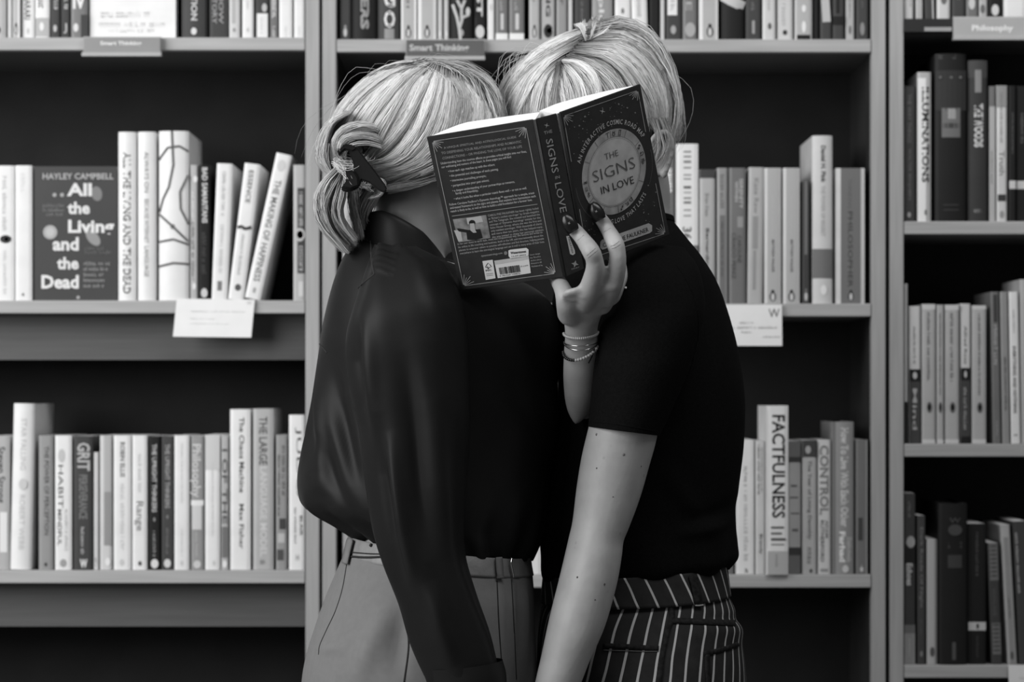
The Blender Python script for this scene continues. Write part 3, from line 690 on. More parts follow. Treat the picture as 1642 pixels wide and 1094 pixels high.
def loft(sections, rows=60, n=48, cap0=True, cap1=True, disp=None, e=1.0, shrink=1.0):
    """sections: (pxL, pyL, pxR, pyR, Yc, half depth). returns verts, quads/tris, uv per vertex"""
    S = []
    for (xl, yl, xr, yr, Yc, hd) in sections:
        A, B = at(xl, yl, Yc), at(xr, yr, Yc)
        c = (A + B)/2; a = (B - A)/2 * shrink
        S.append(list(c) + list(a) + [hd * shrink])
    R = catmull(S, rows)
    V, UV = [], []
    for j in range(rows):
        c, a, hd = R[j, :3], R[j, 3:6], R[j, 6]
        for k in range(n):
            th = 2*math.pi*k/n
            cs, sn = math.cos(th), math.sin(th)
            cs = math.copysign(abs(cs)**e, cs); sn = math.copysign(abs(sn)**e, sn)
            V.append(c + a*cs + np.array([0, -hd*sn, 0]))
            UV.append((k/n, j/(rows - 1)))
    V = np.array(V)
    F = []
    for j in range(rows - 1):
        for k in range(n):
            k2 = (k + 1) % n
            F.append((j*n + k, j*n + k2, (j+1)*n + k2, (j+1)*n + k))
    if disp is not None:
        G = V.reshape(rows, n, 3)
        du = np.roll(G, -1, 1) - np.roll(G, 1, 1)
        dv = np.empty_like(G); dv[1:-1] = G[2:] - G[:-2]; dv[0] = G[1] - G[0]; dv[-1] = G[-1] - G[-2]
        N = np.cross(du, dv); N /= (np.linalg.norm(N, axis=2, keepdims=True) + 1e-9)
        cen = G.mean(1, keepdims=True)
        sgn = np.sign((N*(G - cen)).sum(2, keepdims=True)); sgn[sgn == 0] = 1
        N *= sgn
        z = G[:, :, 1] + DIST
        px = 821 + G[:, :, 0]*FPX/z; py = HOR - (G[:, :, 2] - CAMH)*FPX/z
        near = np.clip(-N[:, :, 1]*2.0 + .5, 0, 1)
        uu = np.arange(n)[None, :]/n + np.zeros((rows, 1)); vv = np.arange(rows)[:, None]/(rows-1) + np.zeros((1, n))
        G = G + N*disp(px, py, uu, vv, near)[:, :, None]
        V = G.reshape(-1, 3)
    V = list(map(tuple, V))
    if cap0:
        V.append(tuple(np.array(V[:n]).mean(0))); i = len(V) - 1; UV.append((.5, 0))
        F += [(i, (k+1) % n, k) for k in range(n)]
    if cap1:
        b = (rows-1)*n
        V.append(tuple(np.array(V[b:b+n]).mean(0))); i = len(V) - 1; UV.append((.5, 1))
        F += [(i, b + k, b + (k+1) % n) for k in range(n)]
    return V, F, UV

def loft_obj(name, L, m, parent=None, sub=0):
    V, F, UV = L
    o = mesh_obj(name, V, F, m, parent, True)
    bm = bmesh.new(); bm.from_mesh(o.data); bmesh.ops.recalc_face_normals(bm, faces=bm.faces); bm.to_mesh(o.data); bm.free()
    uvl = o.data.uv_layers.new(name='UVMap')
    for p in o.data.polygons:
        us = [UV[o.data.loops[li].vertex_index] for li in p.loop_indices]
        wrap = max(q[0] for q in us) - min(q[0] for q in us) > .5
        for li, q in zip(p.loop_indices, us):
            uvl.data[li].uv = (q[0] + (1.0 if wrap and q[0] < .5 else 0.0), q[1])
    return o

def tube(pts, radii, n=12, rows=None, cap=True):
    """tube with round ends through 3-D points"""
    rows = rows or len(pts)*6
    R = catmull([list(p) + [r_] for p, r_ in zip(pts, radii)], rows)
    P, r_ = R[:, :3], R[:, 3]
    T = np.gradient(P, axis=0); T /= np.linalg.norm(T, axis=1, keepdims=True) + 1e-12
    if cap:
        a0 = [P[0] - T[0]*r_[0]*math.sin(x) for x in (1.35, .95, .5)]; b0 = [r_[0]*math.cos(x) for x in (1.35, .95, .5)]
        a1 = [P[-1] + T[-1]*r_[-1]*math.sin(x) for x in (.5, .95, 1.35)]; b1 = [r_[-1]*math.cos(x) for x in (.5, .95, 1.35)]
        P = np.vstack([a0, P, a1]); r_ = np.concatenate([b0, r_, b1])
        T = np.vstack([[T[0]]*3, T, [T[-1]]*3])
    up = np.array([0, 0, 1.0]) if abs(T[0][2]) < .8 else np.array([0, 1.0, 0])
    V = []
    nv = np.cross(T[0], up); nv /= np.linalg.norm(nv)
    for j in range(len(P)):
        nv = nv - T[j]*np.dot(nv, T[j]); nv /= np.linalg.norm(nv) + 1e-12
        bv = np.cross(T[j], nv)
        for k in range(n):
            th = 2*math.pi*k/n
            V.append(tuple(P[j] + (nv*math.cos(th) + bv*math.sin(th))*r_[j]))
    F = []
    m = len(P)
    for j in range(m - 1):
        for k in range(n):
            k2 = (k+1) % n
            F.append((j*n + k, j*n + k2, (j+1)*n + k2, (j+1)*n + k))
    F.append(tuple(range(n))[::-1]); F.append(tuple(range((m-1)*n, m*n)))
    return V, F

def ellipsoid(c, ax, n=20, m=12):
    """ax: three axis vectors"""
    c = np.array(c); A = [np.array(a) for a in ax]
    V = [tuple(c + A[2])]
    for j in range(1, m):
        ph = math.pi*j/m
        for k in range(n):
            th = 2*math.pi*k/n
            V.append(tuple(c + A[0]*math.sin(ph)*math.cos(th) + A[1]*math.sin(ph)*math.sin(th) + A[2]*math.cos(ph)))
    V.append(tuple(c - A[2]))
    F = [(0, 1 + k, 1 + (k+1) % n) for k in range(n)]
    for j in range(m - 2):
        for k in range(n):
            a = 1 + j*n + k; b = 1 + j*n + (k+1) % n
            F.append((a, a + n, b + n, b))
    L_ = len(V) - 1; b0 = 1 + (m-2)*n
    F += [(L_, b0 + (k+1) % n, b0 + k) for k in range(n)]
    return V, F

def join_parts(parts):
    V, F = [], []
    for pv, pf in parts:
        i = len(V); V += list(pv); F += [tuple(i + q for q in f) for f in pf]
    return V, F

def fuse(name, parts, voxel, smooth_it, m, parent=None):
    """union of closed pieces as one continuous skin"""
    V, F = [], []
    for p in parts:
        bm = bmesh.new()
        vs_ = [bm.verts.new(v) for v in p[0]]
        for f in p[1]:
            try: bm.faces.new([vs_[i] for i in f])
            except ValueError: pass
        bmesh.ops.recalc_face_normals(bm, faces=bm.faces)
        bm.verts.index_update()
        i = len(V); V += [tuple(v.co) for v in bm.verts]; F += [tuple(i + v.index for v in f.verts) for f in bm.faces]
        bm.free()
    o = mesh_obj('tmp', V, F, None)
    md = o.modifiers.new('r', 'REMESH'); md.mode = 'VOXEL'; md.voxel_size = voxel; md.adaptivity = 0
    if smooth_it:
        ms = o.modifiers.new('s', 'SMOOTH'); ms.factor = .5; ms.iterations = smooth_it
    dg = bpy.context.evaluated_depsgraph_get()
    me = bpy.data.meshes.new_from_object(o.evaluated_get(dg))
    bpy.data.objects.remove(o)
    me.name = name
    me.materials.clear(); me.materials.append(m)
    me.polygons.foreach_set('use_smooth', [True]*len(me.polygons))
    return link(bpy.data.objects.new(name, me), parent)

CAM = Vector((0, -DIST, CAMH))
def bvh_of(objs):
    V, F = [], []
    for o in objs:
        i = len(V); V += [o.matrix_world @ v.co for v in o.data.vertices]; F += [tuple(i + q for q in p.vertices) for p in o.data.polygons]
    return BVHTree.FromPolygons(V, F)
def on(bvh, px, py, lift=0.0):
    d = (at(px, py, 0) - CAM).normalized()
    p, nrm, _, _ = bvh.ray_cast(CAM, d)
    if p is None: return None
    if nrm.dot(d) > 0: nrm = -nrm
    return p + nrm*lift
def seam(name, bvh, poly, rad, m, parent, n=24, lift=0.0):
    pp = catmull(poly, n)
    pts = [on(bvh, x, y, lift) for x, y in pp]
    pts = [p for p in pts if p is not None]
    if len(pts) < 3: return None
    V, F = tube(pts, [rad]*len(pts), n=6, rows=len(pts)*2, cap=False)
    return mesh_obj(name, V, F, m, parent, True)
def ribbon(name, bvh, poly, wpx, m, parent, n=24, lift=.0008, thick=.0012):
    """strip of cloth laid on a surface, wpx wide in frame pixels"""
    pp = catmull(poly, n)
    tg = np.gradient(pp, axis=0); tg /= np.linalg.norm(tg, axis=1, keepdims=True) + 1e-9
    nn = np.stack([-tg[:, 1], tg[:, 0]], 1)
    V, F = [], []
    for p, q in zip(pp, nn):
        a, c, b = on(bvh, *(p - q*wpx/2), lift), on(bvh, *p, lift + .0003), on(bvh, *(p + q*wpx/2), lift)
        if a is None or b is None or c is None: continue
        V += [a, c, b]
    k = len(V)//3
    for i in range(k - 1):
        F += [(3*i, 3*i+3, 3*i+4, 3*i+1), (3*i+1, 3*i+4, 3*i+5, 3*i+2)]
    if not F: return None
    o = mesh_obj(name, V, F, m, parent, True)
    sd = o.modifiers.new('thickness', 'SOLIDIFY'); sd.thickness = thick; sd.offset = 0
    return o

def dist_poly(px, py, poly):
    """distance in pixels to a polyline, and the position 0..1 along it"""
    best = np.full(px.shape, 1e9); pos = np.zeros(px.shape)
    side = np.zeros(px.shape)
    m = len(poly) - 1
    for i in range(m):
        (x0, y0), (x1, y1) = poly[i], poly[i+1]
        dx, dy = x1 - x0, y1 - y0
        L2 = dx*dx + dy*dy
        f = np.clip(((px - x0)*dx + (py - y0)*dy)/L2, 0, 1)
        d = np.hypot(px - x0 - f*dx, py - y0 - f*dy)
        s = np.sign((px - x0)*dy - (py - y0)*dx)
        w_ = d < best
        best = np.where(w_, d, best); pos = np.where(w_, (i + f)/m, pos); side = np.where(w_, s, side)
    return best, pos, side
def fold(px, py, poly, width, amp, taper=True):
    d, s, _ = dist_poly(px, py, poly)
    a = np.exp(-(d/width)**2)*amp
    if taper: a = a*np.sin(np.pi*np.clip(s, 0, 1))**1.2
    return a

# planes of the covers of the book that the second person holds
def plane_of(a, b, c):
    n_ = (b - a).cross(c - a).normalized()
    return a, n_
def cast(pl, px, py):
    a, n_ = pl
    d = at(px, py, 0) - CAM
    return CAM + d*((a - CAM).dot(n_)/d.dot(n_))
sTL, sBL = at(859, 191, -.892), at(908, 444, -.812)
sTR, sBR = at(893, 182, -.888), at(937, 431, -.808)
cTL = at(684, 220, -.850); plL = plane_of(sTL, sBL, cTL); cBL = cast(plL, 738, 466)
dTR = at(1027, 135, -.815); plR = plane_of(sTR, sBR, dTR); dBR = cast(plR, 1074, 376)
plS = plane_of(sTL, sBL, sTR)

# ------------------------------------------------------------------ materials of the figures
def skin_mat():
    m = bpy.data.materials.new('skin'); m.use_nodes = True
    nt = m.node_tree; b = nt.nodes['Principled BSDF']
    b.inputs['Roughness'].default_value = .48; b.inputs['Specular IOR Level'].default_value = .35
    tc = nt.nodes.new('ShaderNodeTexCoord')
    n = nt.nodes.new('ShaderNodeTexNoise'); n.inputs['Scale'].default_value = 28; n.inputs['Detail'].default_value = 5
    nt.links.new(tc.outputs['Object'], n.inputs['Vector'])
    r1 = nt.nodes.new('ShaderNodeMapRange'); r1.inputs[1].default_value = .3; r1.inputs[2].default_value = .7
    r1.inputs[3].default_value = .30; r1.inputs[4].default_value = .37
    nt.links.new(n.outputs[0], r1.inputs[0])
    v = nt.nodes.new('ShaderNodeTexVoronoi'); v.inputs['Scale'].default_value = 62
    nt.links.new(tc.outputs['Object'], v.inputs['Vector'])
    r2 = nt.nodes.new('ShaderNodeMapRange'); r2.inputs[1].default_value = .06; r2.inputs[2].default_value = .16
    r2.inputs[3].default_value = 1.0; r2.inputs[4].default_value = 0.0
    nt.links.new(v.outputs['Distance'], r2.inputs[0])
    n3 = nt.nodes.new('ShaderNodeTexNoise'); n3.inputs['Scale'].default_value = 16
    nt.links.new(tc.outputs['Object'], n3.inputs['Vector'])
    r3 = nt.nodes.new('ShaderNodeMapRange'); r3.inputs[1].default_value = .52; r3.inputs[2].default_value = .66
    nt.links.new(n3.outputs[0], r3.inputs[0])
    mu = nt.nodes.new('ShaderNodeMath'); mu.operation = 'MULTIPLY'
    nt.links.new(r2.outputs[0], mu.inputs[0]); nt.links.new(r3.outputs[0], mu.inputs[1])
    m2 = nt.nodes.new('ShaderNodeMath'); m2.operation = 'MULTIPLY_ADD'; m2.inputs[1].default_value = -.10
    nt.links.new(mu.outputs[0], m2.inputs[0]); nt.links.new(r1.outputs[0], m2.inputs[2])
    nt.links.new(m2.outputs[0], b.inputs['Base Color'])
    n2 = nt.nodes.new('ShaderNodeTexNoise'); n2.inputs['Scale'].default_value = 260; n2.inputs['Detail'].default_value = 3
    nt.links.new(tc.outputs['Object'], n2.inputs['Vector'])
    bp = nt.nodes.new('ShaderNodeBump'); bp.inputs['Strength'].default_value = .12; bp.inputs['Distance'].default_value = .001
    nt.links.new(n2.outputs[0], bp.inputs['Height']); nt.links.new(bp.outputs[0], b.inputs['Normal'])
    return m
SKIN = skin_mat()

def hair_mat(key, val):
    m = bpy.data.materials.new(key); m.use_nodes = True
    nt = m.node_tree; b = nt.nodes['Principled BSDF']
    b.inputs['Roughness'].default_value = .42; b.inputs['Specular IOR Level'].default_value = .4
    a = nt.nodes.new('ShaderNodeAttribute'); a.attribute_name = 'shade'
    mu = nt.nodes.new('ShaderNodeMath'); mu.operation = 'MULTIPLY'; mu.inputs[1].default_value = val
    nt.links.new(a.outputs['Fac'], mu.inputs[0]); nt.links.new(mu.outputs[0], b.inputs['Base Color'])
    return m
HAIR = hair_mat('blonde_hair', .86)
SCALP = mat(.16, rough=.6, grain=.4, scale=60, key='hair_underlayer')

SATIN = mat(.012, rough=.47, spec=.13, grain=.1, scale=20, key='black_satin', bump=.06, bscale=40)
JERSEY = mat(.0045, rough=.95, spec=.06, grain=.2, scale=300, key='black_jersey', bump=.25, bscale=600)
TROUSER = mat(.18, rough=.85, spec=.12, grain=.04, scale=120, key='light_wool_cloth', bump=.05, bscale=900)
LEATHER = mat(.22, rough=.45, spec=.4, grain=.12, scale=60, key='pale_leather', bump=.2, bscale=300)
BLACK_PL = mat(.008, rough=.5, spec=.2, grain=.1, key='black_plastic')
THREAD = mat(.02, rough=.8, key='dark_thread')

def stripe_mat(key, count, skew, base=.022, line=.42, width=.16, off=0.0):
    m = bpy.data.materials.new(key); m.use_nodes = True
    nt = m.node_tree; b = nt.nodes['Principled BSDF']
    b.inputs['Roughness'].default_value = .85; b.inputs['Specular IOR Level'].default_value = .15
    uv = nt.nodes.new('ShaderNodeUVMap'); sp = nt.nodes.new('ShaderNodeSeparateXYZ')
    nt.links.new(uv.outputs[0], sp.inputs[0])
    n = nt.nodes.new('ShaderNodeTexNoise'); n.inputs['Scale'].default_value = 9
    tc = nt.nodes.new('ShaderNodeTexCoord'); nt.links.new(tc.outputs['Object'], n.inputs['Vector'])
    def math_(op, a, bb=None, c=None):
        q = nt.nodes.new('ShaderNodeMath'); q.operation = op
        for i, x in enumerate((a, bb, c)):
            if x is None: continue
            if isinstance(x, (int, float)): q.inputs[i].default_value = x
            else: nt.links.new(x, q.inputs[i])
        return q.outputs[0]
    s = math_('MULTIPLY_ADD', sp.outputs[1], skew, sp.outputs[0])
    s = math_('MULTIPLY_ADD', n.outputs[0], .012, s)
    s = math_('MULTIPLY_ADD', s, count, off)
    f = math_('FRACT', s)
    hit = math_('LESS_THAN', f, width)
    n2 = nt.nodes.new('ShaderNodeTexNoise'); n2.inputs['Scale'].default_value = 70
    nt.links.new(tc.outputs['Object'], n2.inputs['Vector'])
    bs = math_('MULTIPLY_ADD', n2.outputs[0], base*.9, base*.55)
    col = math_('MULTIPLY_ADD', hit, line, bs)
    nt.links.new(col, b.inputs['Base Color'])
    return m

def strands(name, guides, S, shell, rad, m, parent, seed, K=10, jitter=2.5, lift=(.0, .008), clumps=9, mirror=True,
            root_dark=.5, root_len=.16, depth=None, flop=1.0, base=1.0, tipr=.35):
    """many thin hair strands between neighbouring guide lines; guides are frame-pixel polylines carried onto a rounded head shell"""
    rg = np.random.RandomState(seed)
    cx, cy, rx, ry, Yc, rY = shell
    Gs = np.array([catmull(gd, K + 1) for gd in guides])          # g,K+1,2(or 3)
    ng = len(Gs)
    gi = rg.randint(0, ng - 1, S) if ng > 1 else np.zeros(S, int)
    cl = (rg.randint(0, clumps, S) + .5)/clumps
    f = np.clip(cl + rg.normal(0, .35/clumps, S), 0, 1)[:, None, None] if ng > 1 else np.zeros((S, 1, 1))
    P = Gs[gi]*(1 - f) + (Gs[gi + 1] if ng > 1 else Gs[gi])*f
    P = P[:, :, :2] if depth is None else P
    tt = np.linspace(0, 1, K + 1)[None, :]
    # each clump wanders together, each strand a little on its own
    cid = gi*clumps + (cl*clumps).astype(int)
    ca = rg.normal(0, 1, (ng*clumps + 1, 4))
    cw = ca[cid]
    ph = rg.uniform(0, 6.28, (S, 2)); am = rg.normal(0, jitter, (S, 2))
    env = np.clip(tt*3, 0, 1)
    P = P.copy()
    for ax in (0, 1):
        P[:, :, ax] += env*(cw[:, ax, None]*jitter*1.6*flop*np.sin(tt*3.0 + cw[:, 2, None]) + am[:, ax, None]*np.sin(tt*4.5 + ph[:, ax, None])*.7)
        P[:, :, ax] += rg.normal(0, jitter*.5, (S, 1))
    # strand start / end trimmed at random
    px, py = P[:, :, 0], P[:, :, 1]
    ex, ez = (px - cx)/rx, (py - cy)/ry
    r2 = ex**2 + ez**2
    lf = (rg.uniform(lift[0], lift[1], (S, 1)) + .004*ca[cid][:, 3, None])
    if depth is None:
        Y = Yc - (rY + lf)*np.sqrt(np.clip(1 - r2, 0, 1))
        Y += np.where(r2 > .97, rg.normal(0, .012, (S, 1)), 0)
    else:
        Y = P[:, :, 2] + rg.normal(0, depth, (S, 1)) - lf
    if mirror:
        Y2 = 2*Yc - Y
        flip = (np.arange(S) % 5 == 0)[:, None]
        Y = np.where(flip, Y2, Y)
    z = Y + DIST
    X = (px - 821)*z/FPX; Z = CAMH - (py - HOR)*z/FPX
    C = np.stack([X, Y, Z], 2)
    T = np.gradient(C, axis=1); T /= np.linalg.norm(T, axis=2, keepdims=True) + 1e-9
    ref = np.array([0.0, -1.0, 0.15])
    n1 = np.cross(T, ref); n1 /= np.linalg.norm(n1, axis=2, keepdims=True) + 1e-9
    n2 = np.cross(T, n1)
    rr = rad*rg.uniform(.6, 1.25, (S, 1, 1))*(1 - (1 - tipr)*np.clip((tt - .6)/.4, 0, 1))[:, :, None]
    ring = []
    for k in range(3):
        th = 2*math.pi*k/3 + .5
        ring.append(C + (n1*math.cos(th) + n2*math.sin(th))*rr)
    V = np.stack(ring, 2)                                        # S,K+1,3,3
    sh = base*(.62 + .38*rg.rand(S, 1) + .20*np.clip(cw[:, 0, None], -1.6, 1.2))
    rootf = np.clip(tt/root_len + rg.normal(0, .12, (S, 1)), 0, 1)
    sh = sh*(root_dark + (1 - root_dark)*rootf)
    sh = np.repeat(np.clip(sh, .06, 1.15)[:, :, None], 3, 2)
    idx = np.arange(S*(K+1)*3).reshape(S, K+1, 3)
    Fq = []
    for k in range(3):
        k2 = (k + 1) % 3
        Fq.append(np.stack([idx[:, :-1, k], idx[:, :-1, k2], idx[:, 1:, k2], idx[:, 1:, k]], 3 - 1).reshape(-1, 4))
    return V.reshape(-1, 3), np.concatenate(Fq), sh.reshape(-1)

def hair_object(name, chunks, m, parent):
    V, F, A = [], [], []; n = 0
    for v, f, a in chunks:
        V.append(v); F.append(f + n); A.append(a); n += len(v)
    return fast_mesh(name, np.concatenate(V), np.concatenate(F), m, parent, True, np.concatenate(A))

def head_parts(c, F_, U_, s=1.0):
    F_, U_ = np.array(F_)/np.linalg.norm(F_), np.array(U_)/np.linalg.norm(U_)
    S_ = np.cross(F_, U_)
    c = np.array(c)
    def E(f, u_, sd, rf, rs, ru):
        return ellipsoid(c + (F_*f + U_*u_ + S_*sd)*s, (F_*rf*s, S_*rs*s, U_*ru*s))
    P = [E(-.012, .025, 0, .096, .074, .083), E(.028, -.03, 0, .068, .060, .088), E(.045, -.095, 0, .038, .036, .030),
         E(.096, -.020, 0, .020, .013, .016), E(.091, -.004, 0, .012, .009, .026), E(.080, .018, 0, .018, .046, .014),
         E(.090, -.054, 0, .012, .023, .006), E(.088, -.067, 0, .012, .020, .007)]
    for q in (-1, 1):
        P += [E(.062, -.035, q*.034, .026, .024, .028), E(-.008, -.018, q*.071, .016, .008, .030), E(-.004, -.040, q*.068, .009, .007, .010),
              E(.096, -.028, q*.012, .009, .008, .007)]
    return P, (c, F_, U_, S_)

def eyes(fr, parent, s=1.0):
    c, F_, U_, S_ = fr
    F_, U_, S_ = F_*.92, U_*.92, S_*.92
    for q in (-1, 1):
        V, Fc = ellipsoid(c + F_*.082 + U_*-.004 + S_*q*.031, (F_*.0115, S_*.0125, U_*.009))
        o = mesh_obj('eye', V, Fc, mat(.55, rough=.2, spec=.5), parent, True)
        V, Fc = ellipsoid(c + F_*.0905 + U_*-.004 + S_*q*.031, (F_*.004, S_*.005, U_*.005), 12, 8)
        mesh_obj('iris', V, Fc, mat(.05, rough=.2, spec=.5), o, True)
        V, Fc = tube([c + F_*.088 + U_*.020 + S_*q*.014, c + F_*.092 + U_*.026 + S_*q*.030, c + F_*.078 + U_*.022 + S_*q*.047], [.003, .0035, .002], n=8)
        mesh_obj('eyebrow', V, Fc, mat(.2, rough=.8), parent, True)

# ------------------------------------------------------------------ first person: satin blouse, facing right
YA, YB = -.62, -.58
A_TORSO = [(585, 372, 705, 425, YA, .062), (556, 405, 790, 438, YA, .110), (532, 455, 872, 478, YA, .142), (513, 530, 898, 545, YA, .152), (506, 610, 892, 625, YA, .150),
           (494, 675, 896, 690, YA, .146), (485, 735, 886, 760, YA, .146), (481, 782, 878, 822, YA, .146), (492, 812, 868, 858, YA, .142), (535, 836, 858, 878, YA, .136),
           (572, 858, 848, 895, YA, .128)]
SY = YA - .165
A_SLEEVE = [(602, 392, 668, 398, YA - .105, .028), (588, 432, 712, 425, SY + .028, .052), (570, 490, 738, 480, SY + .006, .064), (557, 545, 748, 545, SY, .068), (562, 620, 750, 630, SY, .068),
            (578, 690, 750, 700, SY, .066), (588, 775, 746, 780, SY, .064), (600, 850, 742, 845, SY, .062), (616, 905, 746, 895, SY, .060), (640, 968, 764, 955, SY, .056),
            (657, 1030, 786, 1015, SY, .050), (678, 1080, 800, 1068, SY, .044), (690, 1100, 806, 1090, SY, .040)]

def blouse_disp(px, py, uu, vv, near):
    d = np.zeros_like(px)
    d += fold(px, py, [(509, 548), (512, 640), (516, 720), (515, 800)], 10, .009)*near
    d += fold(px, py, [(522, 565), (535, 680), (560, 760), (590, 850)], 12, .006)*near
    d -= fold(px, py, [(530, 540), (540, 640), (562, 740), (580, 820)], 13, .010)*near
    d += fold(px, py, [(500, 700), (498, 760), (520, 815)], 16, .005)*near
    d -= fold(px, py, [(512, 690), (530, 760), (560, 830)], 9, .005)*near
    d += fold(px, py, [(790, 480), (830, 540), (845, 610)], 26, .006)*near
    # gathers at the waist
    low = np.clip((py - 780)/90, 0, 1)
    d += low*.004*np.sin(uu*2*math.pi*17 + 2*np.sin(uu*9))
    d += .0025*np.sin(uu*2*math.pi*5 + vv*7)
    return d
def sleeve_disp(px, py, uu, vv, near):
    d = np.zeros_like(px)
    d += fold(px, py, [(622, 690), (636, 780), (648, 860), (664, 940)], 11, .010)*near
    d -= fold(px, py, [(606, 660), (616, 760), (632, 860), (648, 950)], 10, .009)*near
    d += fold(px, py, [(574, 468), (590, 560), (596, 640), (612, 760)], 12, .006)*near
    d -= fold(px, py, [(580, 500), (572, 580), (585, 660)], 8, .006)*near
    d += fold(px, py, [(668, 520), (690, 640), (700, 780), (720, 900)], 20, .007)*near
    d -= fold(px, py, [(648, 560), (664, 680), (676, 800), (690, 900)], 16, .008)*near
    d += fold(px, py, [(690, 930), (705, 1000), (730, 1070)], 14, .006)*near
    for i, (xa, ya, xb, yb) in enumerate(((597, 400, 640, 397), (597, 407, 636, 408), (598, 415, 632, 418), (599, 424, 630, 428), (600, 433, 625, 438))):
        d += fold(px, py, [(xa, ya), ((xa + xb)/2, (ya + yb)/2 - 2), (xb, yb)], 3.4, .0020, False)*near
    d += .002*np.sin(uu*2*math.pi*6 + vv*5)
    return d

A_FAR = [(602, 392, 668, 398, YA + .105, .028), (600, 432, 722, 425, YA + .140, .052), (625, 500, 765, 470, YA + .165, .062), (690, 590, 822, 530, YA + .180, .062), (755, 660, 868, 590, YA + .190, .058),
         (825, 705, 915, 630, YA + .200, .052), (900, 735, 965, 672, YA + .215, .042), (965, 752, 1005, 705, YA + .222, .032)]
def mirror_sections(S, Yc):
    return [(a, b, c, dd, 2*Yc - y, hd) for a, b, c, dd, y, hd in S]

headA, frA = head_parts(at(690, 246, YA), (.96, .0, -.28), (.28, 0, .96), .90)
legs = []
def leg_sections(xl, xr, Yc, top):
    return [(xl, top, xr, top, Yc, .080), (xl + 6, top + 160, xr - 6, top + 160, Yc, .082), (xl + 24, top + 480, xr - 22, top + 480, Yc, .060), (xl + 34, top + 700, xr - 30, top + 700, Yc, .055), (xl + 60, 2120, xr - 60, 2120, Yc, .040)]
bodyA = headA + [
    (lambda q: q[:2])(loft([(628, 285, 742, 300, YA, .056), (602, 322, 730, 345, YA, .060), (598, 352, 718, 385, YA, .062), (598, 385, 712, 425, YA, .075)], 30, 28)),
    loft(A_TORSO, 50, 40, shrink=.86)[:2],
    loft([(575, 850, 840, 885, YA, .115), (560, 930, 845, 940, YA, .140), (530, 1020, 840, 1020, YA, .155), (520, 1110, 835, 1110, YA, .150), (540, 1180, 815, 1180, YA, .13)], 30, 36)[:2],
    loft(A_SLEEVE[1:], 60, 24, shrink=.72)[:2], loft(A_FAR[1:], 60, 24, shrink=.72)[:2],
]
for q in (-1, 1):
    bodyA.append(loft(leg_sections(555, 800, YA + q*.085, 1120), 50, 28)[:2])
    bodyA.append(tube([at(640, 2120, YA + q*.085), at(650, 2190, YA + q*.085), at(740, 2222, YA + q*.085)], [.042, .04, .03]))
    # hand below the frame
    if q > 0:                        # far hand rests on the other person's back
        w0 = at(985, 728, YA + .222)
        bodyA.append(tube([w0, w0 + Vector((.03, .004, -.008)), w0 + Vector((.062, .006, -.012))], [.024, .028, .026], n=16))
        for k in range(4):
            b0 = w0 + Vector((.068, .006, -.034 + .016*k))
            bodyA.append(tube([b0, b0 + Vector((.032, .002, .002)), b0 + Vector((.060, -.004, .004))], [.0085, .008, .0065], n=10))
        b0 = w0 + Vector((.03, .004, .02)); bodyA.append(tube([b0, b0 + Vector((.016, 0, .024)), b0 + Vector((.036, 0, .038))], [.011, .0095, .0075], n=10))
        continue
    w0 = at(748, 1095, YA + q*.165)
    bodyA.append(tube([w0, w0 + Vector((.008, 0, -.05)), w0 + Vector((.012, 0, -.09))], [.027, .030, .034], n=16))
    for k in range(4):
        b0 = w0 + Vector((-.018 + .014*k + .012, 0, -.10))
        bodyA.append(tube([b0, b0 + Vector((.004, -q*.004, -.035)), b0 + Vector((.006, q*.004, -.066 + .006*abs(k - 1.5)))], [.0085, .008, .0065], n=10))
    b0 = w0 + Vector((.03, 0, -.06)); bodyA.append(tube([b0, b0 + Vector((.024, 0, -.022)), b0 + Vector((.03, 0, -.052))], [.011, .0095, .0075], n=10))
personA = fuse('person', bodyA, .0048, 7, SKIN)
tag(personA, 'person in a black satin blouse and pale trousers, hair clipped up, facing right', 'person', 'couple hiding behind the book')
eyes(frA, personA)

blouse_parts = [loft(A_TORSO, 190, 260, disp=blouse_disp, cap0=False), loft(A_SLEEVE, 240, 130, disp=sleeve_disp, cap1=False),
                loft(A_FAR, 80, 48, cap1=False)]
V, F = join_parts([(p[0], p[1]) for p in blouse_parts])
UVs = sum([p[2] for p in blouse_parts], [])
blouse = loft_obj('blouse', (V, F, UVs), SATIN, personA)
bvA = bvh_of([blouse])
# stand collar: band round the neck with an overlapping fold
def band(name, ring0, ring1, th, m, parent, n=64):
    V, F = [], []
    for (c, ax, by, off) in (ring0 + (0,), ring1 + (0,), ring1 + (th,), ring0 + (th,)):
        for k in range(n):
            t_ = 2*math.pi*k/n
            a = Vector(ax); b_ = Vector(by)
            V.append(Vector(c) + a*math.cos(t_)*(1 - off/a.length) + b_*math.sin(t_)*(1 - off/b_.length))
    for j in range(4):
        j2 = (j + 1) % 4
        for k in range(n):
            k2 = (k + 1) % n
            F.append((j*n + k, j*n + k2, j2*n + k2, j2*n + k))
    return mesh_obj(name, V, F, m, parent, True)
def ringpx(xl, yl, xr, yr, Yc, hd):
    A_, B_ = at(xl, yl, Yc), at(xr, yr, Yc)
    return ((A_ + B_)/2, (B_ - A_)/2, Vector((0, -hd, 0)))
col_secs = [(574, 394, 738, 462, YA, .086), (572, 376, 730, 446, YA, .084), (575, 361, 722, 432, YA, .080), (582, 359, 716, 428, YA, .075), (590, 372, 708, 432, YA, .068)]
def col_disp(px, py, uu, vv, near):
    # the collar stands high at the back, dips along the neck and meets low in front
    return .004*np.exp(-((px - 640)/40.0)**2)*np.sin(vv*math.pi)
cl_ = loft(col_secs, 30, 80, cap0=False, cap1=False, disp=col_disp)
